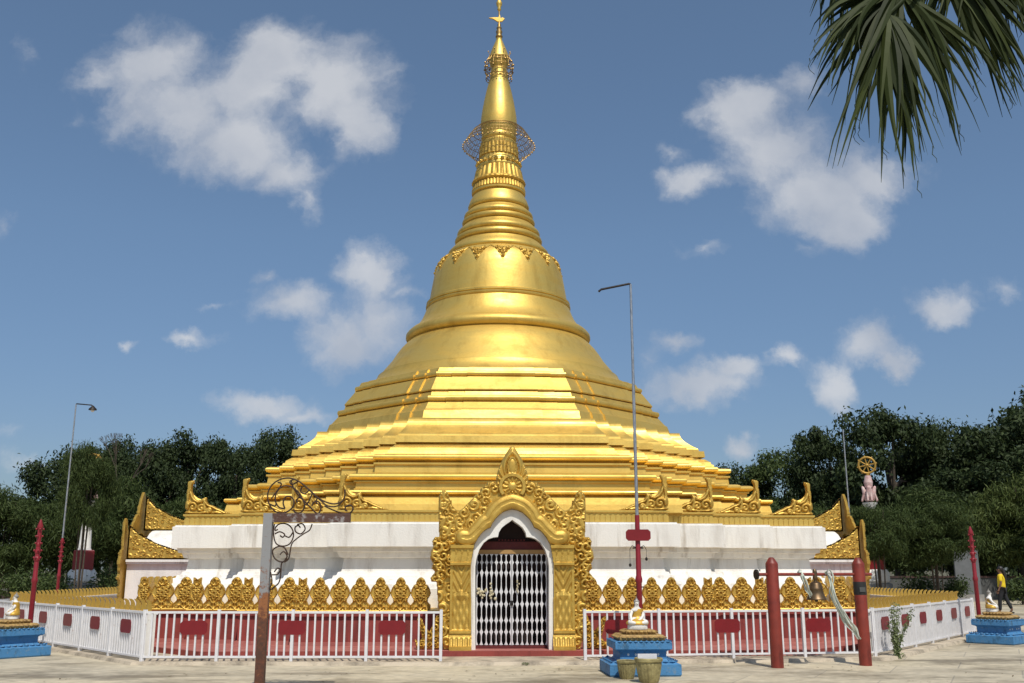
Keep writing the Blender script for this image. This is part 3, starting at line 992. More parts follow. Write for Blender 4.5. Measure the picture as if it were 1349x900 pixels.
# ------------------------------------------------------------------ red plinth wall with the gold frieze
plinth = thing('plinth_wall', 'red painted plinth wall round the white base, topped with gold lotus leaves', 'wall')
PL = [(4.17, 9.2), (5.32, 8.8), (6.44, 8.4), (7.62, 8.0)]
octs = lambda a, b: [(b, -a), (a, -b), (a, b), (b, a), (-b, a), (-a, b), (-a, -b), (-b, -a)]
MB().loft([[(x, y, .05) for x, y in octs(10.5, 5.6)], [(x, y, .146) for x, y in octs(10.5, 5.6)]], False, True).build('step', M['red'], plinth)
MB().loft([[(x, y, .147) for x, y in octs(10.46, 5.58)], [(x, y, .151) for x, y in octs(10.46, 5.58)]], False, True).build('ledge', M['pink'], plinth)  # paler sheet over the step: its sunlit top is painted in
MB().loft([[(x, y, z) for x, y in redent_plan(PL, o)] for z, o in [(.152, .05), (.22, .05)]], False, True).build('footing_band', M['pink'], plinth)
MB().loft([[(x, y, z) for x, y in redent_plan(PL, o)] for z, o in [(.22, .0), (.70, .0), (.705, .05), (.765, .05)]], False, True).build('wall_face', M['red'], plinth)

def leaf_outline(w):
    s = w / .205
    r = [(.217, 0), (.217, .115), (.19, .145), (.158, .18), (.150, .205), (.172, .245), (.205, .29), (.217, .335), (.212, .375), (.197, .42), (.178, .46), (.150, .495), (.108, .525), (.103, .55), (.098, .58), (.075, .61), (.04, .645), (0, .655)]
    return [(x * s, z) for x, z in r] + [(-x * s, z) for x, z in reversed(r[:-1])]
def leaf_fn(w):
    poly = leaf_outline(w)
    s = w / .205
    def fn(X, Z):
        mask = in_poly(X, Z, poly)
        e = dist_line(X, Z, poly, True)
        ln = [ringpts(0, .33, .036)]
        for q_ in range(6):
            a_ = PI / 2 + q_ * PI / 3
            ln.append(ringpts(.085 * s * math.cos(a_), .33 + .085 * math.sin(a_), .032 * min(1, s + .1)))
        for sg in (-1, 1):
            ln += [curl(sg * .10 * s, .455, .035, 1.1, 0, sg), curl(sg * .125 * s, .215, .035, 1.1, PI / 2, -sg), curl(sg * .135 * s, .055, .042, 1.2, PI / 2, sg),
                   [(0, .12), (sg * .05 * s, .17), (sg * .07 * s, .21)], [(0, .02), (sg * .06 * s, .08), (sg * .04 * s, .14)], [(sg * .03, .545), (sg * .04, .585), (0, .62)], [(0, .485), (sg * .04 * s, .50), (sg * .06 * s, .525)]]
        ln.append([(0, .03), (0, .20)])
        rim = np.clip(1 - np.abs(e - .018) / .014, 0, 1)
        h = .02 + .024 * rim + .042 * strokes(X, Z, ln, .017) * np.clip(e / .012, 0, 1)
        return mask, h
    return fn
leaf_me = relief_mesh('frieze_leaf', -.222, .222, 0, .66, .010, leaf_fn(.205), .05)
_lf = leaf_fn(.135)
def half_fn(X, Z):
    m_, h_ = _lf(X, Z)
    top = (Z > .40) & (np.abs(X) < .085) & (Z < .66 - .06 * (1 - np.abs(X) / .085))
    h_ = np.where(top & ~m_, .035, h_)
    return (m_ & (Z < .6)) | top, h_
half_me = relief_mesh('frieze_leaf', -.15, .15, 0, .66, .010, half_fn, .05)
for m_ in (leaf_me, half_me): m_.materials.append(M['gold_relief'])
MB().loft([[(x, y, z) for x, y in redent_plan(PL, o)] for z, o in [(.766, .02), (.80, .035), (.82, .02)]], False, True).build('frieze_sill', M['gold_relief'], plinth)
pp = redent_plan(PL, -.04)
nleaf = 0
for i in range(len(pp)):
    a, b = Vector((*pp[i], 0)), Vector((*pp[(i + 1) % len(pp)], 0))
    d = b - a
    L_ = d.length
    if a.y > 8.05 and b.y > 8.05: continue          # back of the base is out of sight
    if a.y > 0 and b.y > 0 and L_ < 2: continue
    d.normalize()
    ang = math.atan2(d.y, d.x)
    if L_ < .9:
        continue                        # the short returns of the redents stay bare
    side = abs(d.y) > .9
    runs = [(0, L_, 0)]
    if L_ > 6 and not side: runs = [(0, L_ / 2 - 1.50, 0), (L_ / 2 + 1.50, L_, 0)]
    if L_ > 9: runs = [(0, L_ / 2 - 1.3, 0), (L_ / 2 + 1.3, L_, 0)]
    outer0 = L_ < 2 and a.x * d.x < 0       # the run starts at its outer end
    for s0, s1, _ in runs:
        nar = []
        if not side:
            if L_ < 2:
                nar = [0] if outer0 else [1]
            else:
                nar = [0] if s0 == 0 else [1]
        if 0 in nar: s0 += .13
        if 1 in nar: s1 -= .13
        for q_ in nar:
            c = a + d * (s0 - .02 if q_ == 0 else s1 + .02)
            link('frieze_leaf', half_me, None, plinth, c + Vector((0, 0, .80)), ang)
        if 0 in nar: s0 += .12
        if 1 in nar: s1 -= .12
        k = max(1, round((s1 - s0) / .43))
        st = (s1 - s0) / k
        for j in range(k):
            c = a + d * (s0 + st * (j + .5))
            o = link('frieze_leaf', leaf_me, None, plinth, c + Vector((0, 0, .80)), ang)
            o.scale = (st / .428, 1, 1)
            nleaf += 1
print('frieze leaves', nleaf)


# ------------------------------------------------------------------ gateway porches
out_r = [(0, 3.93), (.05, 3.90), (.114, 3.80), (.19, 3.67), (.243, 3.55), (.29, 3.42), (.315, 3.30), (.31, 3.20), (.37, 3.25), (.42, 3.23), (.47, 3.24), (.53, 3.17), (.60, 3.12), (.64, 3.03), (.72, 2.98), (.77, 2.91),
         (.85, 2.84), (.93, 2.75), (1.02, 2.68), (1.09, 2.73), (1.15, 2.80), (1.19, 2.90), (1.215, 3.0), (1.26, 3.06), (1.32, 3.09), (1.375, 3.04), (1.405, 2.95), (1.41, 2.64), (1.39, 2.2), (1.47, 2.20), (1.52, 2.12), (1.50, 2.02),
         (1.545, 1.92), (1.55, 1.80), (1.50, 1.70), (1.52, 1.62), (1.46, 1.55), (1.50, 1.50), (1.545, 1.44), (1.52, 1.37), (1.42, 1.36), (1.41, 1.17), (1.36, .7), (1.29, .24), (1.27, .15), (.75, .15)]
in_r = [(.75, .15), (.775, 1.65), (.75, 1.86), (.71, 2.05), (.64, 2.18), (.553, 2.29), (.47, 2.345), (.41, 2.365), (.375, 2.45), (.31, 2.54), (.19, 2.65), (.09, 2.69), (0, 2.71)]
facade_poly = out_r + in_r[1:] + [(-x, z) for x, z in reversed(in_r[:-1])] + [(-x, z) for x, z in reversed(out_r[1:-1])]
arch_c = spline([(.93, 2.19), (.80, 2.19), (.66, 2.31), (.52, 2.46), (.43, 2.51), (.36, 2.64), (.24, 2.77), (.10, 2.84), (0, 2.865)], 5)
carve_r = [p for p in out_r if p[1] >= 2.2] + [(1.2, 2.1), (0, 2.1)]
strip_r = [p for p in out_r if p[1] < 2.25 and p[0] > 1.2] + [(1.16, .15), (1.16, 2.2)]
ros = []
for p in [(x, z, r) for x, z, r in scatter(carve_r, .075, .13, 3, 6000, .80)]:
    if dist_line(np.array([p[0]]), np.array([p[1]]), arch_c)[0] > .14 and math.hypot(p[0], p[1] - 3.16) > .24:
        ros.append(p)
ros += [(1.22, 2.42, .16), (1.0, 2.50, .11), (.72, 2.80, .11), (.50, 3.02, .10), (1.30, 2.82, .10)]
ros_s = scatter(strip_r, .085, .12, 5, 6000, .8) + [(1.40, 2.02, .13), (1.44, 1.80, .13), (1.36, 1.62, .10), (1.44, 1.44, .10), (1.30, 1.85, .1)]
flame = [(.24, 3.5), (.0, 3.62), (0.12, 3.40)]

def facade_fn(X0, Z):
    X = np.abs(X0)
    mask = in_poly(X0, Z, facade_poly)
    e = dist_line(X0, Z, facade_poly, True)
    h = np.full(X.shape, .10)
    soft = np.clip(e / .025, 0, 1)
    r = rosettes(X, Z, ros, 1.35)
    carve = Z > 2.05
    h = np.where(carve, .06 + .07 * r * soft, h)
    # flame leaf on top with tear drop, fanned veins
    fl = (X < .34) & (Z > 3.12)
    ang = np.arctan2(X, Z - 3.25)
    rad = np.hypot(X, Z - 3.25)
    veins = .5 + .5 * np.cos(ang * 16 + rad * 34)
    h = np.where(fl, .11 + .06 * veins * soft, h)
    td = np.hypot(X / .075, (Z - 3.52) / .15)
    h = np.where(td < 1.0, .16 + .04 * np.sqrt(np.clip(1 - td ** 2, 0, 1)), h)
    h = np.where((td >= 1) & (td < 1.3) & fl, .19, h)
    # medallion
    d = np.hypot(X, Z - 3.14)
    h = np.where(d < .26, .15, h)
    h = np.where(np.abs(d - .225) < .035, .20, h)
    h = np.where(d < .18, .14 + .05 * (.5 + .5 * np.cos(np.arctan2(Z - 3.14, X0) * 12)) * np.clip(d / .1, 0, 1), h)
    h = np.where(d < .085, .15 + .06 * np.sqrt(np.clip(1 - (d / .085) ** 2, 0, 1)), h)
    # smooth ogee arch band
    a = dist_line(X, Z, arch_c)
    h = np.where(a < .165, .13, h)
    h = np.where(a < .135, .17 + .09 * np.sqrt(np.clip(1 - (a / .135) ** 2, 0, 1)), h)
    h = np.where(a < .03, .245, h)
    # pilasters
    pil = (X < 1.17) & (Z <= 2.05)
    h = np.where(pil, .14, h)
    cx = X - .955
    fld = pil & (np.abs(cx) < .155) & (Z > .52) & (Z < 1.66)
    vv = np.abs(cx) * 2.0
    ch = .5 + .5 * np.cos((Z - vv - 1.5) * 2 * PI / .20)
    pat = np.where(Z > 1.18, ch, .5 + .5 * np.cos(np.abs(cx) * 55) * np.cos((Z - .5) * 22))
    h = np.where(fld, .10 + .035 * pat, h)
    ls = np.abs(cx) + np.abs(Z - 1.12) * .8
    h = np.where(fld & (ls < .10), .17 - ls * .5, h)
    h = np.where(pil & (Z > 1.68), .17 + .02 * (np.abs(((X * 9) % 1) - .5) < .5 * np.abs(((Z - 1.86) / .2))), h)
    h = np.where(pil & (np.abs(Z - 1.70) < .03), .215, h)
    h = np.where(pil & (Z > 1.985), .225, h)
    base = pil & (Z < .50)
    h = np.where(base, .15 + np.clip((.50 - Z) / .35, 0, 1) ** 1.5 * .16, h)
    h = np.where(pil & (np.abs(Z - .47) < .03), .20, h)
    h = np.where(pil & (Z < .22), .33, h)
    h = np.where(base & (Z > .22) & (Z < .36), h + .015 * np.cos(X * 70), h)
    # carved strips with guardian heads outside the pilasters
    st = (X >= 1.17) & (Z <= 2.2)
    h = np.where(st, .05 + (.075 + .06 * (Z > 1.35)) * rosettes(X, Z, ros_s, 1.3) * soft, h)
    h = np.where(~pil & (a >= .165), h * (.45 + .55 * soft), h)
    return mask, h * .72

facade_me = relief_mesh('carved_facade', -1.57, 1.57, .15, 3.95,   .011, facade_fn, .10, 55)
facade_me.materials.append(M['gold_relief'])

open_r = [(.68, .15), (.695, 1.65), (.675, 1.80), (.62, 1.97), (.54, 2.09), (.45, 2.16), (.36, 2.19), (.27, 2.20), (.255, 2.28), (.20, 2.37), (.12, 2.435), (.05, 2.48), (0, 2.52)]

def gateway(label, loc, rotz, front=False):
    t = thing('gateway_porch', label, 'gateway', loc, rotz, 'carved gold gateway porches')
    link('carved_facade', facade_me, None, t)
    # white surround of the doorway
    mb = MB()
    o2 = in_r + [(-x, z) for x, z in reversed(in_r[:-1])]
    i2 = open_r + [(-x, z) for x, z in reversed(open_r[:-1])]
    n = len(o2)
    vs = [(x * 1.005, -.05, z) for x, z in o2] + [(x, -.05, z) for x, z in i2] + [(x, .38, z) for x, z in i2]
    fs = []
    for i in range(n - 1):
        fs.append((i + 1, i, n + i, n + i + 1))
        fs.append((n + i + 1, n + i, 2 * n + i, 2 * n + i + 1))
    mb.add(vs, fs)
    mb.build('doorway_surround', M['white'], t)
    # body with a vaulted roof and curved gold parapets
    mb = MB()
    def barrel(x0, zs, zt, y0, y1):
        prof_ = [(-x0, .151), (x0, .151), (x0, zs)] + [(x0 * math.cos(PI * i / 10), zs + (zt - zs) * math.sin(PI * i / 10)) for i in range(1, 10)] + [(-x0, zs)]
        mb.prism_y(prof_, y0, y1)
    # side walls, back wall: leave the doorway hollow
    mb.box(-1.16, -.72, .103, 3.4, .151, 1.80); mb.box(.72, 1.16, .103, 3.4, .151, 1.80)
    mb.box(-.72, .72, 1.2, 3.4, .151, 1.80)
    mb.build('porch_body', M['white'], t)
    MB().prism_y([(1.0, 1.93)] + [(1.0 * math.cos(PI * i / 12), 1.93 + .86 * math.sin(PI * i / 12)) for i in range(1, 12)] + [(-1.0, 1.93)], .43, 3.3).build('vaulted_roof', M['white'], t, 40)
    MB().box(-1.26, 1.26, .43, 3.4, 1.801, 1.86).box(-1.30, 1.30, .43, 3.42, 1.862, 1.93).box(-1.26, -.76, .103, .429, 1.801, 1.86).box(-1.30, -.76, .103, .429, 1.862, 1.93).box(.76, 1.26, .103, .429, 1.801, 1.86).box(.76, 1.30, .103, .429, 1.862, 1.93).build('cornice', M['white'], t)
    # near-black sheets behind the gate: the shade inside is put into their colour
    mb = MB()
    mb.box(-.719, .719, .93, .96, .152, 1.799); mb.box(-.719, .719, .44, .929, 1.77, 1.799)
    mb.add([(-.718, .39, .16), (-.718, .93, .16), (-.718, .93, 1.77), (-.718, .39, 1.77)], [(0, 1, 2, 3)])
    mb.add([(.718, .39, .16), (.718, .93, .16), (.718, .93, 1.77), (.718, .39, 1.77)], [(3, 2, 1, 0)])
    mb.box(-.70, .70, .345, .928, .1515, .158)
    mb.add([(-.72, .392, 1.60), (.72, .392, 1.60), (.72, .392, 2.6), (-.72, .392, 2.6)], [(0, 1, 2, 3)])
    mb.build('painted_interior_shade', M['interior_shade'], t)
    for sx in (-1, 1):
        link('side_parapet', parapet_me, None, t, (sx * 1.22, .11, 1.932))
    link('ridge_crest', crest_me, None, t, (0, .11, 2.78))
    return t

def para_fn(len_, h0, ros_seed):
    pts = [(0, 0), (len_, 0), (len_, .10), (len_ * .75, .17), (len_ * .5, .30), (len_ * .3, .47), (len_ * .12, .72), (0.0, h0)]
    rs = scatter(pts, .065, .12, ros_seed, 6000, .78)
    def fn(X, Z):
        mask = in_poly(X, Z, pts)
        e = dist_line(X, Z, pts, True)
        rim = (e < .05)
        h = .02 + .075 * rosettes(X, Z, rs, 1.2)
        h = np.where(rim, .06, h)
        return mask, h
    return fn
def side_panel(name, len_, h0, seed):
    me = relief_mesh(name, 0, len_, 0, h0, .02, para_fn(len_, h0, seed), .06)
    me2 = bpy.data.meshes.new(name)
    # mirrored double-sided panel standing along +y: front relief to -x and to +x
    vs = [(v.co.y, v.co.x, v.co.z) for v in me.vertices]
    n = len(vs)
    vs2 = [(-v.co.y, v.co.x, v.co.z) for v in me.vertices]
    fs = [tuple(reversed(p.vertices)) for p in me.polygons]
    fs2 = [tuple(i + n for i in p.vertices) for p in me.polygons]
    me2.from_pydata(vs + vs2, [], fs + fs2)
    me2.update(); shade(me2, 50)
    me2.materials.append(M['gold_relief'])
    return me2
parapet_me = side_panel('side_parapet', 2.5, .98, 21)
crest_me = side_panel('ridge_crest', 2.5, 1.05, 22)

gate_front = gateway('carved gold gateway facing the camera with a white folding gate in its arch', (.07, -10.22, 0), 0, True)
gate_left = gateway('gold gateway porch seen edge-on at the left end of the white base', (-10.3, .0, 0), -PI / 2)
gate_right = gateway('gold gateway porch seen edge-on at the right end of the white base, behind the bell', (10.3, .0, 0), PI / 2)

# folding lattice gate
def lattice(x0, x1):
    """collapsible gate: upright channels that swell where the cross bars pinch, leaving long and short ovals"""
    mb = MB()
    n = 7
    st = (x1 - x0) / n
    pinch = [.215, .45, .655, .96, 1.18, 1.54, 1.73, 1.885]
    zs, ws = [], []
    for a_, b_ in zip(pinch[:-1], pinch[1:]):
        m = 9
        for i in range(m):
            f = i / m
            zs.append(a_ + (b_ - a_) * f)
            ws.append(.0085 + (st * .5 - .0085) * max(0, abs(2 * f - 1) ** 3.0 - .06) * (.86 if 0 < f else .80))
    zs.append(pinch[-1]); ws.append(st * .45)
    for i in range(n + 1):
        x = x0 + st * i
        l = 0 if i == 0 else 1
        r = 0 if i == n else 1
        prof_ = [(x + max(w * r, .008), z) for z, w in zip(zs, ws)] + [(x - max(w * l, .008), z) for z, w in reversed(list(zip(zs, ws)))]
        k = len(zs)
        base = len(mb.v)
        for y in (-.012, .012):
            mb.v += [(px, y, pz) for px, pz in prof_]
        tot = 2 * k
        for j in range(k - 1):
            mb.f.append((base + tot - 1 - j, base + j, base + j + 1, base + tot - 2 - j))
            mb.f.append((base + tot + tot - 2 - j, base + tot + j + 1, base + tot + j, base + tot + tot - 1 - j))
            mb.f.append((base + j, base + tot + j, base + tot + j + 1, base + j + 1))
            mb.f.append((base + tot - 1 - j, base + tot - 2 - j, base + tot + tot - 2 - j, base + tot + tot - 1 - j))
        mb.box(x - .006, x + .006, -.018, -.0125, .21, 1.88)
    return mb

def fit_gate(t, garlands=False):
    g_ = link('folding_gate', None, None, t, (0, .30, 0))
    lattice(-.665, -.012).build('gate_leaf', M['gate_white'], g_)
    lattice(.012, .665).build('gate_leaf', M['gate_white'], g_)
    MB().box(-.69, .69, -.03, .03, 1.89, 1.965).build('lintel', M['wood'], g_)
    MB().box(-.69, .69, -.04, .04, .155, .205).build('sill_rail', M['maroon'], g_)
    mb = MB()
    mb.box(-.60, .60, .02, .04, 1.966, 2.12)
    for i in range(9):
        mb.ball((-.24 + i * .06, .0, 2.15), .018, n=6, m=4)
    mb.build('valance', M['maroon'], g_)
    MB().box(-.03, .03, -.05, -.02, .93, 1.02).build('padlock', M['dark_iron'], g_)
    if garlands:
        rnd = random.Random(4)
        for cx, cz in ((-.60, 1.16), (-.40, 1.14)):
            mb = MB()
            for i in range(16):
                mb.ball((cx + rnd.gauss(0, .045), -.04 + rnd.uniform(-.02, .01), cz + rnd.gauss(0, .055)), rnd.uniform(.018, .032), n=6, m=4)
            mb.build('flower_garland', M['garland'], g_)
        mb = MB()
        for i in range(8):
            mb.ball((.10 + rnd.gauss(0, .02), -.04, 1.30 + .03 * (i - 4)), .017, n=6, m=4)
        mb.build('flower_garland', M['garland'], g_)
    return g_
for g_ in (gate_left, gate_right):
    for ch in g_.children:
        if ch.name.startswith('carved_facade'): ch.scale = (1, .45, 1)
gate_left.scale = (1, 1, .965); gate_right.scale = (1, 1, .965)
fit_gate(gate_front, True); fit_gate(gate_left); fit_gate(gate_right)

# carved wing scrolls either side of the front gateway, behind the fence
wing = [(0, 0), (.46, 0), (.50, .20), (.42, .12), (.36, .20), (.40, .34), (.46, .52), (.44, .60), (.36, .54), (.30, .40), (.22, .32), (.17, .42), (.10, .60), (.02, .62), (-.02, .42)]
wros = scatter(wing, .05, .085, 9)
def wing_fn(X, Z):
    mask = in_poly(X, Z, wing)
    e = dist_line(X, Z, wing, True)
    return mask, .03 + .08 * rosettes(X, Z, wros, 1.3) * np.clip(e / .03, .2, 1)
wing_me = relief_mesh('wing_scroll', -.03, .52, 0, .64, .012, wing_fn, .05)
wing_me.materials.append(M['gold_relief'])
for sx in (-1, 1):
    o = link('wing_scroll', wing_me, None, gate_front, (sx * 1.32, .1, .16))
    o.scale = (sx, 1, 1)


# ------------------------------------------------------------------ fence
def fence(name_label, a, b, bays, plates, group, step=.13, plate_w=.47):
    a = Vector((*a, 0)); b = Vector((*b, 0))
    d = b - a
    L_ = d.length
    rz = math.atan2(d.y, d.x)
    t = thing('metal_fence', name_label, 'fence', (a.x, a.y, .055), rz, group)
    st = L_ / bays
    for i in range(bays + 1):
        x = st * i
        MB().box(x - .025, x + .025, -.03, .03, 0, .86).build('post', M['white_paint'], t)
    panel = None
    for i in range(bays):
        if panel is None:
            mb = MB()
            mb.box(.026, st - .026, -.021, .021, .795, .832)
            mb.box(.026, st - .026, -.02, .02, .055, .087)
            n = max(2, round(st / step))
            for j in range(1, n):
                x = st * j / n
                mb.box(x - .0145, x + .0145, -.0145, .0145, .088, .794)
            panel = mb.mesh('fence_panel')
            panel.materials.append(M['white_paint'])
        o = link('fence_panel', panel, None, t, (st * i, 0, 0))
    w = plate_w / 2
    c = .045
    pr_ = [(-w + c, 0), (w - c, 0), (w, c), (w, .235 - c), (w - c, .235), (-w + c, .235), (-w, .235 - c), (-w, c)]
    for u in plates:
        o = MB().prism_y(pr_, -.034, -.024).build('name_plate', M['plate'], t, None, (u * L_, 0, .44))
    return t

def at_frac(a, b, xs):
    return [(x - a[0]) / (b[0] - a[0]) for x in xs]
fence('white picket fence between the rusty post and the gateway, three red plates on it', FL[2], FL[3], 4, at_frac(FL[2], FL[3], [-5.5, -3.8, -2.06]), 'white fences round the pagoda')
fence('white picket fence right of the gateway, behind the blue pedestal and the bell posts', FR[0], FR[1], 4, at_frac(FR[0], FR[1], [1.9, 3.9, 5.62]), 'white fences round the pagoda')
fence('slanting white fence left of the front fence, running back past the left blue pedestal', FL[1], FL[2], 6, [(i + .5) / 6 for i in range(6)], 'white fences round the pagoda', .115)
fence('slanting white fence right of the bell posts, running back to the right blue pedestal', FR[1], FR[2], 6, [(i + .5) / 6 for i in range(6)], 'white fences round the pagoda', .115)
fence('white fence along the far left side of the pagoda yard', FL[0], FL[1], 6, [], 'white fences round the pagoda')
fence('white fence along the far right side of the pagoda yard', FR[2], FR[3], 6, [], 'white fences round the pagoda')

# low whitewashed wall with a row of curling gold flames, just inside the slanting fences
fl_poly = [(-.035, 0), (.035, 0), (.05, .05), (.03, .10), (.035, .14), (.075, .19), (.03, .185), (-.01, .16), (-.035, .11), (-.045, .05)]
mb = MB().prism_y(fl_poly, -.014, .014)
flame_me = mb.mesh('flame_finial'); flame_me.materials.append(M['gold_relief'])

def flame_wall(label, pts, flip, spacing=.25):
    t = thing('low_wall', label, 'wall', (0, 0, 0), 0, 'flame topped low walls')
    mb = MB()
    for a, b in zip(pts[:-1], pts[1:]):
        a = Vector((*a, 0)); b = Vector((*b, 0)); d = (b - a); L_ = d.length; d.normalize(); nrm = Vector((-d.y, d.x, 0))
        c = (a + b) / 2
        mb.obox(c, d * (L_ / 2 - .002), nrm * .09, .057, .80)
        mb.obox(c, d * (L_ / 2 - .002), nrm * .12, .802, .85)
        k = int(L_ / spacing)
        for j in range(k):
            p = a + d * (L_ * (j + .5) / k)
            o = link('flame_finial', flame_me, None, t, (p.x, p.y, .85), math.atan2(d.y, d.x) + (PI / 2 if flip else -PI / 2))
            o.scale = (1.1, 1.2, 1.15)
    mb.build('wall_face', M['white'], t)
    return t
flame_wall('low white wall topped with gold flames behind the left slanting fence', [(-6.45, -10.65), (-11.85, -4.25), (-11.85, 5.0)], True)
flame_wall('low white wall topped with gold flames behind the right slanting fence', [(11.5, 5.0), (11.35, -4.35), (6.70, -10.15)], True)


# ------------------------------------------------------------------ statues on blue pedestals
def petal_ring(mb, hx, hy, z0, z1, n, out, cx=0, cy=0):
    """petals round a rectangle"""
    per = []
    for k in range(n):
        t = (k + .5) / n
        per.append((-hx + 2 * hx * t, -hy, 0)); per.append((-hx + 2 * hx * t, hy, PI))
    m = max(2, int(n * hy / hx))
    for k in range(m):
        t = (k + .5) / m
        per.append((hx, -hy + 2 * hy * t, PI / 2)); per.append((-hx, -hy + 2 * hy * t, -PI / 2))
    w = hx / n * .95
    for x, y, a in per:
        c, s_ = math.cos(a), math.sin(a)
        pts = [(-w, 0, z0), (w, 0, z0), (w * .9, -out * .7, (z0 + z1) / 2), (0, -out, z1), (-w * .9, -out * .7, (z0 + z1) / 2), (0, -out * 1.3, (z0 + z1) / 2)]
        vs = [(x + c * px_ - s_ * py_, y + s_ * px_ + c * py_, pz) for px_, py_, pz in pts]
        mb.add(vs, [(0, 1, 5), (1, 2, 5), (2, 3, 5), (3, 4, 5), (4, 0, 5)])

def pedestal(label, loc, rotz, s=1.0):
    t = thing('blue_pedestal', label, 'pedestal', loc, rotz, 'blue shrine pedestals')
    t.scale = (.84, .84, .88)
    mb = MB()
    hb = .66
    sq = lambda h, k=.92: [(-h, -h * k), (h, -h * k), (h, h * k), (-h, h * k)]
    mb.loft([[(x, y, z) for x, y in sq(h)] for h, z in ((hb - .02, 0), (hb, .03), (hb, .20), (hb - .06, .225), (.50, .25))])
    petal_ring(mb, hb - .09, (hb - .09) * .92, .215, .275, 9, .05)
    mb.build('plinth_slab', M['blue'], t)
    mb = MB().loft([[(x, y, z) for x, y in sq(h)] for h, z in ((.47, .24), (.43, .28), (.43, .40), (.47, .43))])
    mb.build('neck', M['blue'], t)
    mb = MB()
    for i, x in enumerate((-.28, -.14, .14, .28)):
        mb.ball((x, -.40, .355), .022, .01, .022, n=8, m=5)
    mb.build('studs', M['white_marble'], t)
    mb = MB().loft([[(x, y, z) for x, y in sq(h)] for h, z in ((.48, .425), (.53, .45), (.53, .56), (.50, .58))])
    petal_ring(mb, .50, .46, .555, .60, 10, .04)
    mb.build('upper_slab', M['blue'], t)
    mb = MB().loft([[(x, y, z) for x, y in sq(h)] for h, z in ((.40, .575), (.42, .60), (.43, .65), (.39, .685))])
    petal_ring(mb, .40, .37, .67, .615, 8, .06)
    mb.build('lotus_tier', M['ochre'], t)
    mb = MB().loft([[(x, y, z) for x, y in sq(h)] for h, z in ((.26, .68), (.28, .70), (.29, .745), (.25, .765))])
    petal_ring(mb, .27, .25, .76, .705, 7, .05)
    mb.build('lotus_tier', M['ochre'], t)
    return t

def buddha(label, loc, rotz, s=1.0):
    """seated figure, legs folded, right hand over the knee; faces -y"""
    t = thing('seated_statue', label, 'statue', loc, rotz, 'seated statues on blue pedestals')
    t.scale = (.76, .76, .74)
    V = [(0, .02, .07), (0, .03, .17), (0, .02, .27), (0, .01, .33), (0, -.005, .37), (0, -.01, .43), (0, -.005, .475), (0, 0, .52),
         (.09, .01, .29), (.13, -.02, .19), (.06, -.10, .11), (.0, -.12, .09),
         (-.09, .01, .29), (-.14, -.03, .19), (-.15, -.13, .11), (-.15, -.16, .06),
         (.09, -.02, .06), (.19, -.12, .045), (.05, -.17, .035), (-.09, -.02, .06), (-.19, -.12, .045), (-.05, -.18, .03)]
    E_ = [(0, 1), (1, 2), (2, 3), (3, 4), (4, 5), (5, 6), (6, 7), (3, 8), (8, 9), (9, 10), (10, 11), (3, 12), (12, 13), (13, 14), (14, 15), (0, 16), (16, 17), (17, 18), (0, 19), (19, 20), (20, 21)]
    rr = [.10, .085, .10, .075, .035, .058, .05, .022, .042, .035, .026, .022, .042, .034, .025, .018, .075, .055, .035, .075, .055, .035]
    link('figure', skin_mesh('figure', V, E_, rr, 0, 2), M['white_marble'], t)
    mb = MB()
    mb.loft([[(c[0] + rx * math.cos(2 * PI * i / 16), c[1] + ry * math.sin(2 * PI * i / 16), z) for i in range(16)] for c, rx, ry, z in
             [((.0, -.03), .235, .17, .005), ((0, -.03), .24, .165, .05), ((0, -.01), .19, .14, .09), ((.012, .02), .115, .10, .13), ((.015, .025), .105, .092, .2), ((.03, .02), .115, .09, .27), ((.05, .012), .085, .07, .325)]])
    mb.build('robe', M['robe'], t, 60)
    mb = MB()
    mb.ball((0, .008, .465), .064, .062, .05, 12, 8); mb.ball((0, .01, .51), .032, .032, .035, 10, 6)
    mb.ball((0, .01, .55), .010, .010, .03, 8, 5)
    mb.build('curled_hair', M['grey_hair'], t, 60)
    mb = MB()
    mb.ball((-.02, -.066, .437), .008, .006, .004, 6, 4); mb.ball((.02, -.066, .437), .008, .006, .004, 6, 4); mb.ball((0, -.064, .412), .014, .005, .004, 6, 4)
    mb.build('eyes_and_mouth', M['dark_iron'], t)
    MB().tube([(0, -.062, .437), (0, -.074, .424), (0, -.066, .420)], .007, 6).build('nose', M['white_marble'], t, 60)
    mb = MB().loft([[(.21 * math.cos(2 * PI * i / 20) * k, -.03 + .16 * math.sin(2 * PI * i / 20) * k, z) for i in range(20)] for k, z in ((.95, -.10), (1.0, -.09), (1.0, -.02), (.96, 0))])
    mb.build('seat_block', M['white_marble'], t, 40)
    return t

pc = Vector((1.98, -13.05, 0))
pedestal('blue two-step pedestal right of the gateway with two clay pots in front', pc, R(2))
buddha('small seated statue in gold robe on the central pedestal in front of the red mast', pc + Vector((-.03, -.08, .749)), R(2))
pl_ = Vector((-9.42, -9.45, 0))
pedestal('blue pedestal cut off by the left edge of the photo', pl_, R(-40))
buddha('gold and white seated statue seen from the side on the leftmost pedestal', pl_ + Vector((0, 0, .749)), R(-62))
pr2 = Vector((11.08, -6.75, 0))
pedestal('blue pedestal on the right, standing at the end of the slanting fence', pr2, R(40))
buddha('seated statue seen from behind on the right-hand blue pedestal', pr2 + Vector((-.14, 0, .749)), R(75))

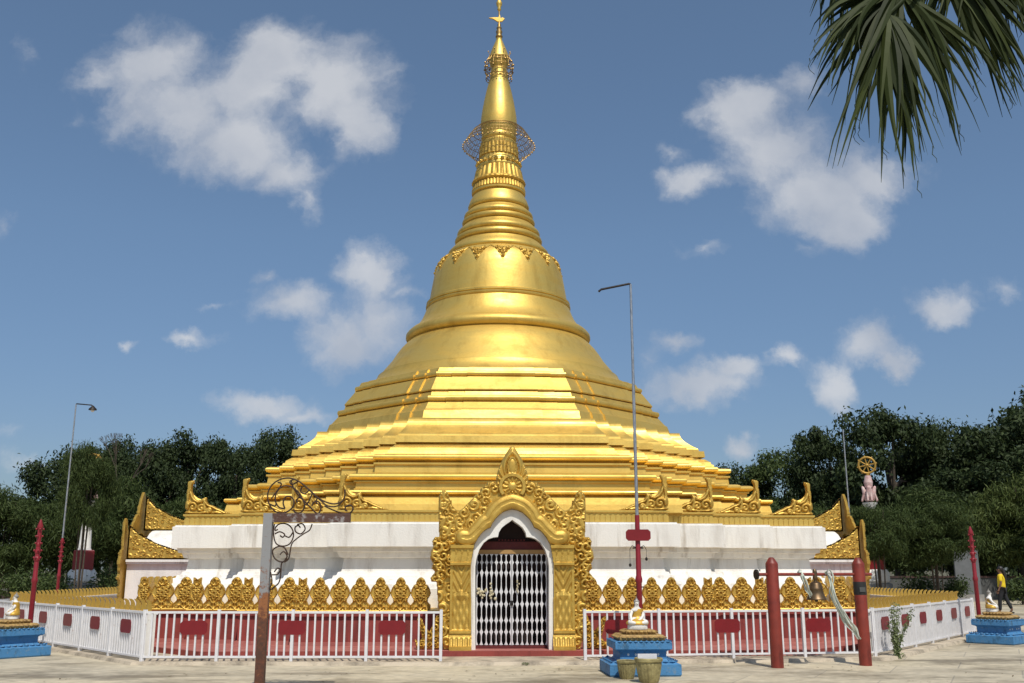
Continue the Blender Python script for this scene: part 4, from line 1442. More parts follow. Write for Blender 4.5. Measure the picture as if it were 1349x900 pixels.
def pot(label, loc, r, h, tilt=0, stuff=True):
    t = thing('flower_pot', label, 'pot', loc, 0, 'clay pots at the central pedestal')
    pr_ = [(r * .62, 0), (r * .66, .02), (r * .80, h * .4), (r * .90, h * .75), (r * .93, h * .84), (r * 1.02, h * .86), (r * 1.04, h * .97), (r * .98, h), (r * .90, h * .97), (r * .88, h * .80)]
    MB().lathe(pr_, 64, rad=lambda th, rr, z: rr + (.012 * abs(math.sin(th * 10)) if z < h * .82 and rr > r * .64 else 0)).build('bowl', M['terracotta'], t, 40)
    MB().lathe([(.01, h * .80), (r * .89, h * .81), (r * .5, h * .86)], 24).build('soil', M['soil'], t)
    return t
p1 = at_z(824, 893); p2 = at_z(858, 901)
pot('smaller brown clay pot left of the larger one, in front of the blue pedestal', (p1.x, -13.82, 0), .145, .27)
pb = pot('larger ribbed yellow-green pot with a white card across its rim', (p2.x, p2.y + .18, 0), .20, .345)
MB().box(-.16, .12, -.03, -.01, .30, .40).build('white_card', M['white_paint'], pb)
MB().box(-.05, .05, -.04, .04, -.001, .31).build('soil_core', M['soil'], pb)


# ------------------------------------------------------------------ masts
def mast(label, loc, top, red_top, arm=None, lamp=False, plate=False, group='red lamp masts', spear=True, collars=True):
    t = thing('lamp_mast', label, 'lamp mast', loc, 0, group)
    mb = MB().lathe([(.075, 0), (.075, .05), (.05, .06), (.048, red_top * .55), (.06, red_top * .56), (.06, red_top * .58), (.045, red_top * .6), (.04, red_top)], 14)
    mb.build('lower_pole', M['mast_red'], t, 50)
    if spear:
        mb = MB()
        for k in range(5):
            z = red_top - .62 + k * .14
            mb.ball((0, 0, z), .062 - .006 * k, .062 - .006 * k, .075, n=10, m=6)
            for a in range(4):
                mb.ball((.065 * math.cos(a * PI / 2 + k * .5), .065 * math.sin(a * PI / 2 + k * .5), z + .03), .022, n=6, m=4)
        mb.lathe([(.05, red_top - .02), (.06, red_top + .02), (.015, red_top + .16)], 10)
        mb.build('carved_finial', M['mast_red'], t, 60)
    if top:
        MB().tube([(0, 0, red_top), (0, 0, top)], [.03, .022], 8).build('upper_pole', M['galv'], t, 60)
    if arm:
        ax, az = arm
        mb = MB().tube([(0, 0, top), (ax * .05, 0, top + .01), (ax * .92, 0, top + az), (ax, 0, top + az - .04)], .02, 7)
        ao = mb.build('lamp_arm', M['dark_iron'], t, 60)
        if lamp:
            MB().lathe([(.13, top + az - .16), (.12, top + az - .12), (.05, top + az - .05), (.03, top + az - .02)], 16, (ax, 0)).build('lamp_shade', M['dark_iron'], ao, 50)
            MB().ball((ax, 0, top + az - .17), .06, n=10, m=7).build('bulb', M['white_marble'], ao, 60)
    if plate:
        w, h = .21, .19
        c = .04
        pr_ = [(-w + c, 0), (w - c, 0), (w, c), (w, h - c), (w - c, h), (-w + c, h), (-w, h - c), (-w, c)]
        MB().prism_y(pr_, -.075, -.055).build('sign_plate', M['plate'], t, None, (0, 0, 2.07))
        mb = MB()
        for sx in (-1, 1):
            mb.tube([(0, 0, 1.95), (sx * .10, 0, 1.99), (sx * .14, 0, 1.93)], .007, 5)
            mb.tube([(sx * .14, 0, 1.93), (sx * .14, 0, 1.72 + .05 * sx)], .004, 4)
            mb.ball((sx * .14, 0, 1.72 + .05 * sx), .024, .024, .03, 8, 6)
        mb.box(-.09, .09, -.02, .02, 1.94, 1.965); mb.box(-.08, .08, -.02, .02, 1.30, 1.32)
        mb.build('hanging_fittings', M['dark_iron'], t)
    return t
mast('tall mast behind the central statue, red below and silver above with a bare bent arm', (2.13, -12.3, 0), 6.60, 2.5, (-.58, -.10), False, True, spear=False)
mast('thin silver mast with a dark lamp on its arm, red at the foot, far left', (-13.7, 3.0, 0), 6.85, 2.45, (.55, -.03), True)
mast('red mast with a carved spear head beside the leftmost pedestal', (-9.40, -8.75, 0), 0, 2.42)
mast('red mast with a carved spear head beside the right-hand pedestal', (10.96, -6.15, 0), 0, 2.42)
mast('bare thin silver mast rising behind the right gateway porch', (13.45, 8.0, 0), 6.85, 2.4)

# ------------------------------------------------------------------ bell between two red posts
for label, x, y in (('thick red round post left of the hanging bell', 4.43, -12.2), ('thick red round post with a dark band, right of the hanging bell', 6.05, -11.87)):
    t = thing('bell_post', label, 'post', (x, y, 0), 0, 'red posts of the bell stand')
    MB().lathe([(.105, 0), (.105, 1.69), (.10, 1.705), (.045, 1.79), (.03, 1.80)], 28).build('shaft', M['post_red'], t, 40)
    if x > 5:
        MB().lathe([(.107, 1.17), (.108, 1.18), (.108, 1.38), (.107, 1.39)], 28, caps=False).build('band', M['black_tape'], t, 60)
        MB().box(-.05, .05, -.120, -.1085, 1.22, 1.30).build('label_patch', M['grey_wall'], t)
d_ = Vector((6.05 - 4.43, .33, 0)).normalized()
pA = Vector((4.43, -12.2, 1.515)) - d_ * .26; pB = Vector((6.05, -11.87, 1.515)) + d_ * .24
bar = thing('bell_bar', 'slim red crossbar carrying the bell between the two thick posts', 'bar', (5.24, -12.03, 1.515))
off_ = Vector((5.24, -12.03, 1.515))
MB().tube([pA - off_, pB - off_], .027, 10).build('rod', M['post_red'], bar, 60)
mb = MB(); mb.tube([pA - off_ - d_ * .02, pA - off_ - d_ * .05], .085, 14)
mb.build('end_disc', M['dark_iron'], bar, 40)
bt = thing('hanging_bell', 'bronze bell hanging from the red crossbar', 'bell', (5.22, -12.035, 1.09), 0)
MB().lathe([(.165, 0), (.17, .015), (.155, .04), (.13, .10), (.115, .16), (.118, .17), (.118, .19), (.112, .20), (.10, .26), (.085, .285), (.05, .30), (.03, .31), (.028, .36)], 36).build('bell_body', M['bronze'], bt, 40)
MB().lathe([(.03, .34), (.045, .36), (.035, .40), (.04, .45), (.035, .49), (.012, .52)], 14).build('crown_loop', M['bronze'], bt, 50)
mb = MB()
mb.tube([(0, 0, .2), (0, 0, .0)], .012, 6); mb.ball((0, 0, -.005), .03, n=8, m=6)
mb.build('clapper', M['dark_iron'], bt)

def ribbon(label, path, widths, seed, twist):
    t = None
    rnd = random.Random(seed)
    base = Vector(path[0])
    mb = MB()
    for s_ in range(5):
        pts = spline([(p[0] - base.x + rnd.uniform(-.022, .022), p[1] - base.y + .010 * s_, p[2] - base.z + rnd.uniform(-.015, .015)) for p in path], 8)
        vs, fs = [], []
        n = len(pts)
        for i, p in enumerate(pts):
            f = i / (n - 1)
            w = np.interp(f, [0, .3, .6, 1], widths) * (.55 + .3 * math.sin(f * 9 + s_ * 2))
            a = twist * math.sin(f * 11 + s_ * 1.9)
            tg = Vector(pts[min(i + 1, n - 1)]) - Vector(pts[max(i - 1, 0)])
            tg.normalize()
            side = tg.cross(Vector((0, -1, 0))).normalized()
            side = side * math.cos(a) + Vector((0, 1, 0)) * math.sin(a)
            P_ = Vector(p) + side * (.014 * (s_ - 2))
            vs += [tuple(P_ - side * w), tuple(P_ + side * w)]
        for i in range(n - 1):
            fs.append((2 * i, 2 * i + 1, 2 * i + 3, 2 * i + 2))
        mb.add(vs, fs)
    o = mb.build('cloth_ribbon', M['cloth'], None, 25, base)
    so = o.modifiers.new('thickness', 'SOLIDIFY'); so.thickness = .003
    return tag(o, label, 'ribbon')
Yb = -12.10
q = lambda x, y, dy=0: tuple(at_y(x, y, Yb + dy))
ribbon('short cream cloth tied to the crossbar left of the bell', [q(1052, 756, .06), q(1054, 752), q(1058, 762, -.05), q(1064, 778, -.05), q(1070, 790, -.03)], [.025, .036, .022, .015], 2, 1.1)
ribbon('long pale green cloth hanging diagonally right of the bell', [q(1088, 757, .06), q(1091, 753), q(1096, 766, -.05), q(1099, 785, -.06), q(1112, 812, -.06), q(1124, 828, -.04), q(1133, 842)], [.022, .02, .034, .024], 5, 1.1)

# ------------------------------------------------------------------ rusty arch post with scrollwork
RP = Vector((-3.44, -15.54, 0))
rp = thing('rusty_post', 'rusted grey square post with a short arm and wrought iron scrolls', 'post', RP)
MB().box(-.06, .06, -.06, .06, 0, 2.345).build('upright', M['rust_post'], rp)
MB().box(.061, 1.11, -.05, .05, 2.225, 2.345).build('arm', M['rust_arm'], rp)
def crop(pts, n=7):
    w = []
    for x, y in pts:
        p = at_y(330 + x / 5.294, 610 + y / 5.294, RP.y) - RP
        w.append((p.x, p.y, p.z))
    return spline(w, n)
mb = MB()
for pth in ([(660, 185), (655, 240), (632, 272), (580, 285), (520, 270), (460, 235), (400, 180), (340, 130), (270, 106), (200, 118), (145, 160), (120, 220), (130, 285), (165, 332), (215, 350), (265, 335), (300, 297), (300, 255), (270, 232), (240, 243), (228, 280), (240, 318)],
            [(645, 262), (605, 300), (540, 300), (490, 262), (430, 205), (390, 170)],
            [(240, 320), (198, 308), (172, 258), (185, 200), (225, 163), (280, 165), (330, 200), (362, 250), (377, 300), (352, 345), (312, 345), (300, 322)],
            [(285, 120), (300, 175), (340, 230), (390, 280), (430, 322), (470, 354), (492, 310), (472, 270), (440, 275), (428, 302)],
            [(515, 300), (580, 330), (640, 350), (692, 350), (715, 320), (700, 296), (668, 302), (660, 326), (676, 334)],
            [(145, 250), (170, 215), (215, 150), (190, 135)], [(330, 130), (290, 150), (275, 130), (300, 115)], [(410, 190), (380, 215), (350, 200), (360, 165)], [(430, 215), (400, 280), (380, 290)], [(130, 285), (170, 300), (180, 280)],
            [(470, 240), (455, 270), (470, 285)], [(345, 235), (320, 260), (330, 275)]):
    mb.tube(crop(pth), .0105, 6)
mb.build('upper_scrollwork', M['rust_iron'], rp, 60)
mb = MB()
for pth in ([(168, 425), (160, 480), (175, 556), (220, 580), (272, 565), (299, 512), (290, 460), (255, 427), (205, 425), (176, 448), (172, 470), (192, 464)],
            [(170, 495), (205, 480), (238, 498), (225, 518), (206, 506)], [(235, 505), (270, 518), (297, 482)],
            [(430, 425), (412, 468), (370, 495), (320, 530), (286, 570), (264, 670), (215, 690), (168, 664), (155, 612), (190, 584), (235, 590), (262, 640)],
            [(325, 430), (362, 425), (381, 460), (352, 494), (316, 480), (311, 450), (333, 436), (348, 452)],
            [(262, 668), (218, 700), (212, 760), (200, 830), (162, 868), (130, 888)], [(150, 780), (188, 776), (207, 745), (188, 735), (165, 760)], [(205, 640), (232, 618), (255, 650), (238, 680)], [(140, 760), (150, 830), (128, 885)]):
    mb.tube(crop(pth), .0095, 6)
mb.build('lower_scrollwork', M['rust_iron'], rp, 60)


# ------------------------------------------------------------------ person in yellow
per = thing('person', 'person in a yellow shirt and black trousers walking away on the far right', 'person', (19.05, 8.1, 0), R(-128))
V = [(0, 0, .92), (0, .0, 1.05), (0, .01, 1.22), (0, .02, 1.38), (0, .0, 1.46), (0, -.02, 1.54), (0, -.02, 1.61), (0, -.01, 1.66),
     (.09, 0, .88), (.10, -.09, .50), (.10, -.12, .09), (.10, -.22, .035), (-.09, 0, .88), (-.10, .10, .52), (-.10, .26, .14), (-.10, .17, .04),
     (.17, .01, 1.36), (.22, .03, 1.10), (.22, -.06, .88), (.22, -.10, .79), (-.17, .01, 1.36), (-.22, .0, 1.10), (-.21, -.12, .90), (-.21, -.17, .82)]
E_ = [(0, 1), (1, 2), (2, 3), (3, 4), (4, 5), (5, 6), (6, 7), (0, 8), (8, 9), (9, 10), (10, 11), (0, 12), (12, 13), (13, 14), (14, 15), (3, 16), (16, 17), (17, 18), (18, 19), (3, 20), (20, 21), (21, 22), (22, 23)]
rr = [.13, .115, .125, .11, .05, .085, .09, .06, .085, .06, .042, .035, .085, .06, .042, .035, .055, .042, .032, .04, .055, .042, .032, .04]
link('body', skin_mesh('body', V, E_, rr, 0, 2), M['skin'], per)
V2 = [(0, 0, .86), (0, 0, 1.05), (0, .01, 1.22), (0, .015, 1.38), (0, 0, 1.43), (.17, .01, 1.36), (.215, .025, 1.14), (-.17, .01, 1.36), (-.215, .005, 1.14)]
link('shirt', skin_mesh('shirt', V2, [(0, 1), (1, 2), (2, 3), (3, 4), (3, 5), (5, 6), (3, 7), (7, 8)], [.165, .145, .155, .135, .065, .075, .065, .075, .065], 0, 2), M['yellow_cloth'], per)
V3 = [(0, 0, .94), (.09, 0, .86), (.10, -.09, .50), (.10, -.12, .10), (-.09, 0, .86), (-.10, .10, .52), (-.10, .25, .15)]
link('trousers', skin_mesh('trousers', V3, [(0, 1), (1, 2), (2, 3), (0, 4), (4, 5), (5, 6)], [.145, .105, .08, .062, .105, .08, .062], 0, 2), M['black_cloth'], per)
mb = MB(); mb.ball((0, .015, 1.62), .105, .115, .105, 12, 8)
mb.tube([(0, .10, 1.58), (0, .14, 1.45), (0, .16, 1.25), (0, .15, 1.10)], [.06, .055, .045, .02], 8)
mb.build('hair', M['hair'], per, 60)
mb = MB(); mb.tube([(0, -.105, 1.60), (0, -.125, 1.575), (0, -.11, 1.565)], .014, 6); mb.ball((.095, -.02, 1.58), .012, .02, .03); mb.ball((-.095, -.02, 1.58), .012, .02, .03)
mb.build('nose_and_ears', M['skin'], per, 60)
mb = MB()
for sx in (-1, 1): mb.ball((sx * .034, -.098, 1.605), .014, .008, .007, 6, 4)
mb.ball((0, -.095, 1.53), .025, .008, .006, 6, 4)
mb.build('eyes_and_mouth', M['hair'], per)
mb = MB()
for sx, hy, hz in ((1, -.115, .76), (-1, -.185, .79)):
    for i in range(4):
        mb.tube([(sx * .22, hy - .02 + .018 * i, hz + .02), (sx * .222, hy - .025 + .018 * i, hz - .03), (sx * .21, hy - .03 + .018 * i, hz - .06 + .005 * abs(i - 1))], .0085, 5)
    mb.tube([(sx * .21, hy - .035, hz + .03), (sx * .20, hy - .06, hz), (sx * .198, hy - .065, hz - .02)], .009, 5)
mb.build('fingers', M['skin'], per)
mb = MB()
for x, y, z in ((.10, -.17, .03), (-.10, .21, .035)):
    mb.ball((x, y, z), .05, .13, .035, 10, 6)
mb.build('shoes', M['black_cloth'], per, 60)


# ------------------------------------------------------------------ wheel pillars behind
def wheel_pillar(label, loc, rotz):
    t = thing('wheel_pillar', label, 'pillar', loc, rotz, 'pillars carrying a golden wheel')
    def lot(th, r, z): return r + .05 * abs(math.sin(th * 8))
    MB().lathe([(.75, 0), (.75, .9), (.62, .95)], 8).build('pillar_base', M['stone_seat'], t)
    MB().lathe([(.50, .93), (.62, 1.05), (.60, 1.45), (.48, 1.6)], 64, rad=lot).build('lotus_ring', M['white_marble'], t, 40)
    MB().loft([[(x, y, z) for x, y in [(-h, -h), (h, -h), (h, h), (-h, h)]] for h, z in ((.46, 1.58), (.46, 2.45), (.42, 2.5))]).build('red_block', M['plate'], t)
    MB().lathe([(.34, 2.48), (.28, 2.6), (.20, 4.55), (.34, 4.75), (.36, 4.85)], 20).build('column', M['white_marble'], t, 50)
    # four seated lions back to back
    for k in range(4):
        a = k * PI / 2
        mv = [(0, -.10, 4.90), (0, -.16, 5.15), (0, -.20, 5.42), (0, -.27, 5.62), (0, -.36, 5.60), (.09, -.24, 5.28), (.09, -.33, 5.05), (.09, -.36, 4.90), (-.09, -.24, 5.28), (-.09, -.33, 5.05), (-.09, -.36, 4.90)]
        me = skin_mesh('lion', [(x * math.cos(a) - y * math.sin(a), x * math.sin(a) + y * math.cos(a), z) for x, y, z in mv], [(0, 1), (1, 2), (2, 3), (3, 4), (2, 5), (5, 6), (6, 7), (2, 8), (8, 9), (9, 10)],
                       [.15, .15, .17, .14, .08, .07, .055, .06, .07, .055, .06], 0, 1)
        link('lion', me, M['pink_stone'], t)
    MB().lathe([(.18, 5.6), (.22, 5.85), (.14, 6.2)], 16).build('wheel_stand', M['pink_stone'], t)
    mb = MB()
    zc = 6.72; r0 = .40
    n = 36
    mb.tube([(r0 * math.cos(2 * PI * i / n), 0, zc + r0 * math.sin(2 * PI * i / n)) for i in range(n)], .055, 8, True)
    for k in range(8):
        a = k * PI / 4 + .2
        mb.tube([(0, 0, zc), (r0 * math.cos(a), 0, zc + r0 * math.sin(a))], .032, 6)
        mb.ball(((r0 + .06) * math.cos(a), 0, zc + (r0 + .06) * math.sin(a)), .04, n=6, m=4)
    mb.ball((0, 0, zc), .09, .09, .09)
    mb.tube([(0, 0, 6.15), (0, 0, zc - r0)], .08, 8)
    mb.build('spoked_wheel', M['wheel_gold'], t, 50)
    return t
wheel_pillar('pillar with a golden spoked wheel on pink lions, among the trees on the right', (19.05, 20.0, 0), R(-20))
wheel_pillar('pillar with a golden spoked wheel half hidden by leaves on the left', (-19.5, 20.0, 0), R(20))


# ------------------------------------------------------------------ far walls and things under the trees
def simple_wall(name, label, pts, h, mat, cat='wall', cap=None, th=.12):
    t = thing(name, label, cat)
    mb = MB(); mc = MB()
    for a, b in zip(pts[:-1], pts[1:]):
        a = Vector((*a, 0)); b = Vector((*b, 0)); d = b - a; L_ = d.length; d.normalize(); n = Vector((-d.y, d.x, 0))
        mb.obox((a + b) / 2, d * (L_ / 2), n * th, 0, h)
        if cap: mc.obox((a + b) / 2, d * (L_ / 2), n * (th + .05), h + .002, h + .10)
    mb.build('wall_face', mat, t)
    if cap: mc.build('coping', cap, t)
    return t
simple_wall('boundary_wall', 'low grey boundary wall with a dark red coping under the right trees', [(14, 24.5), (30, 24.5), (46, 19)], 1.15, M['grey_wall'], cap=M['red_wall'])
simple_wall('boundary_wall', 'low dark red boundary wall under the left trees', [(-46, 19), (-28, 24.5), (-13, 24.5)], .85, M['red_wall'])
t = thing('stone_tablet', 'upright grey stone tablet under the trees right of the red mast', 'tablet', (at_y(1273, 745, 22).x, 22.0, 0), R(-8))
MB().box(-.7, .7, -.12, .12, 0, .35).build('foot', M['stone_seat'], t)
MB().loft([[(x, y, z) for x, y in [(-h, -.08), (h, -.08), (h, .08), (-h, .08)]] for h, z in ((.6, .351), (.6, 2.5), (.56, 2.6))]).build('slab', M['grey_slab'], t)
t = thing('stone_bench', 'low pale stone seat in the shade left of the left wheel pillar', 'bench', (-24.0, 21.5, 0))
MB().box(-1.1, 1.1, -.3, .3, .55, .68).build('seat', M['stone_seat'], t)
for sx in (-1, 1): MB().box(sx * .8 - .12, sx * .8 + .12, -.25, .25, 0, .549).build('leg', M['stone_seat'], t)
t = thing('stone_bench', 'low pale stone seat between the left wheel pillar and the left porch', 'bench', (-17.0, 22.0, 0))
MB().box(-1.1, 1.1, -.3, .3, .75, .90).build('seat', M['stone_seat'], t)
for sx in (-1, 1): MB().box(sx * .8 - .12, sx * .8 + .12, -.25, .25, 0, .749).build('leg', M['stone_seat'], t)

# ------------------------------------------------------------------ vegetation
def leaf_cloud(name, clumps, n_leaf, size, seed, droop=.0, narrow=.45, up=.5):
    """clumps: list of (center, (rx,ry,rz)); many small folded leaves"""
    rng = np.random.default_rng(seed)
    Vs = []
    for (c, r) in clumps:
        c = np.array(c); r = np.array(r)
        n = n_leaf
        d = rng.normal(size=(n, 3)); d /= np.linalg.norm(d, axis=1)[:, None]
        rad = rng.uniform(.35, 1.05, n) ** .6
        p = c + d * r * rad[:, None] * (1 + .25 * rng.normal(size=(n, 1)))
        nrm = d * .6 + rng.normal(size=(n, 3)) * .6 + np.array([0, 0, up])
        nrm /= np.linalg.norm(nrm, axis=1)[:, None]
        ax = rng.normal(size=(n, 3)) + np.array([0, 0, -droop])
        ax -= nrm * (ax * nrm).sum(1)[:, None]
        ax /= np.linalg.norm(ax, axis=1)[:, None]
        sd_ = np.cross(nrm, ax)
        s = size * rng.uniform(.6, 1.3, n)[:, None]
        v0 = p - ax * s; v1 = p + sd_ * s * narrow + nrm * s * .12; v2 = p + ax * s; v3 = p - sd_ * s * narrow + nrm * s * .12
        Vs.append(np.stack([v0, v1, v2, v3], 1).reshape(-1, 3))
    V = np.concatenate(Vs)
    nq = len(V) // 4
    me = bpy.data.meshes.new(name)
    me.vertices.add(len(V)); me.vertices.foreach_set('co', V.ravel())
    me.loops.add(nq * 4); me.loops.foreach_set('vertex_index', np.arange(nq * 4))
    me.polygons.add(nq); me.polygons.foreach_set('loop_start', np.arange(0, nq * 4, 4)); me.polygons.foreach_set('loop_total', np.full(nq, 4))
    me.update(calc_edges=True)
    return me

def crown_clumps(seed, rx, rz, zc, n, cr):
    rng = random.Random(seed)
    out = []
    for i in range(n):
        while True:
            x, y, z = (rng.uniform(-1, 1) for _ in range(3))
            q_ = x * x + y * y + z * z
            if .18 < q_ < 1: break
        k = rng.uniform(.7, 1.3)
        out.append(((x * rx, y * rx * .8, zc + z * rz * (1 if z > 0 else .8)), (cr * k, cr * k, cr * k * .7)))
    return out

crowns = []
for i in range(4):   # round airy crowns, unit about 6 m wide 5 m high, leaves on clumps with gaps
    cl = crown_clumps(30 + i, 2.7, 2.3, 0, 46, .62)
    crowns.append((leaf_cloud('crown', cl, 620, .095, 60 + i), cl))
bamboos = []
for i in range(3):
    cl = crown_clumps(50 + i, 2.5, 2.0, 0, 42, .75)
    bamboos.append((leaf_cloud('crown', cl, 700, .15, 80 + i, droop=1.6, narrow=.15, up=.2), cl))

def tree(kind, label, px, top_py, Y, width_px, bottom_z, seed, group, mat):
    rnd = random.Random(seed)
    top = at_y(px, top_py, Y)
    wid = width_px / F_PX * (Y + 29.3)
    lib = crowns if kind == 'tree' else bamboos
    me, cl = lib[seed % len(lib)]
    key = (me.name, mat.name)
    if key not in tree.cache:
        m2 = me.copy(); m2.name = 'crown'; m2.materials.append(mat); tree.cache[key] = m2
    me2 = tree.cache[key]
    H_ = top.z - bottom_z
    name = 'broadleaf_tree' if kind == 'tree' else 'bamboo_clump'
    t = thing(name, label, 'tree' if kind == 'tree' else 'bamboo', (top.x, Y, 0), 0, group)
    c = link('crown', me2, None, t, (0, 0, (top.z + bottom_z) / 2), rnd.uniform(-.5, .5) + (PI if rnd.random() < .5 else 0))
    sx = wid / 6.2
    sz = H_ / 5.2
    c.scale = (sx, sx, sz)
    zc = (top.z + bottom_z) / 2
    if kind == 'tree':
        mb = MB()
        r0 = .16 + .02 * H_
        mb.tube([(0, 0, 0), (.1, 0, zc * .3), (-.05, .1, zc * .7), (0, 0, zc + H_ * .15)], [r0, r0 * .8, r0 * .6, r0 * .2], 9)
        for k in range(7):
            q_ = cl[(k * 5) % len(cl)][0]
            ca, sa = math.cos(c.rotation_euler.z), math.sin(c.rotation_euler.z)
            e = ((q_[0] * ca - q_[1] * sa) * sx, (q_[0] * sa + q_[1] * ca) * sx, zc + q_[2] * sz)
            zs = zc * (.55 + .06 * k)
            mb.tube([(0, .05, zs), (e[0] * .5, e[1] * .5, (zs + e[2]) / 2 + .2), e], [r0 * .45, r0 * .28, r0 * .1], 6)
        mb.build('trunk', M['bark'], t, 60)
    else:
        mb = MB()
        for k in range(7):
            a = k * 2.4
            x, y = .5 * math.cos(a) * (k / 14), .5 * math.sin(a) * (k / 14)
            mb.tube([(x, y, 0), (x * 1.5, y * 1.5, zc * .7), (x * 3.5 * sx, y * 3.5 * sx, zc + H_ * .3)], [.03, .028, .012], 6)
        mb.build('stems', M['bark'], t, 60)
    return t
tree.cache = {}

LT = 'trees beyond the left side of the yard'
RT = 'trees beyond the right side of the yard'
LB = 'feathery bamboo on the left'
RB = 'feathery bamboo on the right'
dk, md, bm_ = M['leaf_dark'], M['leaf_mid'], M['leaf_bamboo']
for i, (kind, px, ty, Y, w, bz, mat, gr, lab) in enumerate([
    ('tree', 95, 572, 34, 150, 1.6, dk, LT, 'dark tree with a pointed top behind the silver lamp mast on the left'),
    ('tree', 160, 575, 38, 110, 2.2, dk, LT, 'dark tree whose top shows just right of the left golden wheel'),
    ('tree', 205, 568, 36, 120, 2.0, dk, LT, 'dark airy tree third from the left on the left skyline'),
    ('tree', 258, 556, 37, 130, 2.0, dk, LT, 'tallest dark tree of the left skyline, above the left horns'),
    ('tree', 315, 566, 35, 120, 2.0, dk, LT, 'dark tree behind the left end of the golden terraces'),
    ('tree', 370, 562, 38, 130, 2.0, dk, LT, 'dark tree touching the golden terraces on the left skyline'),
    ('tree', 425, 572, 40, 120, 2.0, dk, LT, 'dark tree half hidden behind the left slope of the terraces'),
    ('bamboo', 15, 632, 27, 150, .3, md, LB, 'mid green feathery bamboo at the left edge of the photo'),
    ('bamboo', 100, 640, 29, 150, .5, md, LB, 'dim bamboo clump behind the red spear mast on the left'),
    ('bamboo', 180, 625, 28, 150, .5, md, LB, 'brighter bamboo clump behind the horns of the left porch'),
    ('bamboo', 265, 645, 30, 160, .5, md, LB, 'bamboo clump behind the left end of the golden cornice band'),
    ('bamboo', -70, 630, 26, 170, .3, md, LB, 'bamboo clump just outside the left edge of the photo'),
    ('tree', 1320, 520, 33, 230, 2.0, dk, RT, 'tallest dark tree at the right edge of the photo'),
    ('tree', 1400, 500, 36, 250, 2.0, dk, RT, 'dark tree outside the right edge of the photo'),
    ('tree', 1235, 540, 37, 150, 2.0, dk, RT, 'dark tree in the dip of the right skyline'),
    ('tree', 1165, 518, 34, 190, 2.0, dk, RT, 'big airy tree above the right golden wheel'),
    ('tree', 1090, 548, 37, 130, 2.0, dk, RT, 'airy tree with loose twigs behind the bare silver mast on the right'),
    ('tree', 1030, 590, 40, 150, 1.5, md, RT, 'lower green tree left of the bare silver mast on the right'),
    ('tree', 960, 600, 42, 130, 1.5, dk, RT, 'low dark tree just right of the golden terraces'),
    ('tree', 1290, 600, 30, 200, 1.4, dk, RT, 'shadowy tree behind the red mast on the right'),
    ('bamboo', 1150, 652, 16.5, 110, 1.5, md, RB, 'bamboo sprays in front of the right wheel pillar'),
    ('bamboo', 1225, 660, 17.5, 130, 1.2, md, RB, 'low bamboo sprays right of the right wheel pillar'),
    ('bamboo', 122, 575, 16.5, 85, 2.6, md, LB, 'bamboo sprays in front of the left wheel pillar'),
    ('bamboo', 1070, 650, 30, 160, .6, md, RB, 'bamboo clump behind the right end of the golden cornice band'),
    ('bamboo', 1195, 640, 27, 200, .6, md, RB, 'broad olive bamboo clump right of the right wheel pillar'),
    ('bamboo', 1345, 610, 24, 170, .8, bm_, RB, 'brightest bamboo clump at the right edge of the photo'),
    ('bamboo', 1275, 655, 26, 150, .5, md, RB, 'bamboo clump behind the red mast and the stone tablet'),
    ('bamboo', 1420, 640, 22, 170, .5, md, RB, 'bamboo clump just outside the right edge of the photo')]):
    tree(kind, lab, px, ty, Y, w, bz, i, gr, mat)

# a far belt of wood closes the gaps low down
rng = random.Random(9)
cl = []
for i in range(150):
    x = rng.uniform(-75, 75)
    cl.append(((x, rng.uniform(46, 54), rng.uniform(.8, 4.6)), (2.0, 1.5, 1.3)))
wood = leaf_cloud('far_woodland', cl, 170, .34, 7)
tag(link('far_woodland', wood, M['leaf_dark']), 'dark wood closing the view behind the yard trees', 'woodland', None, 'stuff')

# bare branches on the left skyline
t = thing('bare_tree', 'bare grey branches standing above the left golden wheel', 'tree', (-22.8, 33, 0))
mb = MB()
rnd = random.Random(12)
def twig(p, d, l, r, depth):
    e = p + d * l
    mb.tube([p, (p + e) / 2 + Vector((rnd.uniform(-.06, .06), 0, .05)), e], [r, r * .8, r * .6], 5)
    if depth:
        for _ in range(3):
            twig(e, (d + Vector((rnd.uniform(-.5, .5), rnd.uniform(-.3, .3), rnd.uniform(0, .35)))).normalized(), l * .66, r * .55, depth - 1)
twig(Vector((0, 0, 0)), Vector((0, 0, 1)), 6.2, .13, 0)
twig(Vector((0, 0, 6.1)), Vector((-.15, 0, 1)).normalized(), 1.5, .07, 4)
twig(Vector((0, 0, 5.8)), Vector((.6, 0, .9)).normalized(), 1.5, .06, 3)
mb.build('branches', M['bark'], t)

# clipped shrubs under the trees
for lab, px, py, Y, r in (('dark shrub against the red wall at the left edge of the photo', 12, 765, 18.5, 1.1), ('dark shrub between the left edge and the silver lamp mast', 45, 765, 19.5, 1.2), ('dark shrub just left of the left porch', 142, 768, 19, 1.0), ('spreading shrub by the grey wall right of the right wheel pillar', 1212, 768, 20, 1.1), ('round clipped shrub beside the left far mast', 70, 765, 18, .9), ('round clipped shrub left of the stone tablet', 1254, 765, 19, .75), ('low shrub near the wall at the right edge of the photo', 1345, 772, 17, .8)):
    p = at_y(px, py, Y)
    t = thing('round_shrub', lab, 'shrub', (p.x, Y, 0), 0, 'round clipped shrubs')
    rg = random.Random(int(px))
    cl = [((rg.gauss(0, r * .35), rg.gauss(0, r * .35), r * .75 + rg.gauss(0, r * .22)), (r * .55,) * 3) for _ in range(12)]
    link('foliage', leaf_cloud('foliage', cl, 150, .075, int(px)), M['leaf_mid'], t)
    MB().tube([(0, 0, 0), (0, 0, r * .8)], [.06, .03], 6).build('stem', M['bark'], t)

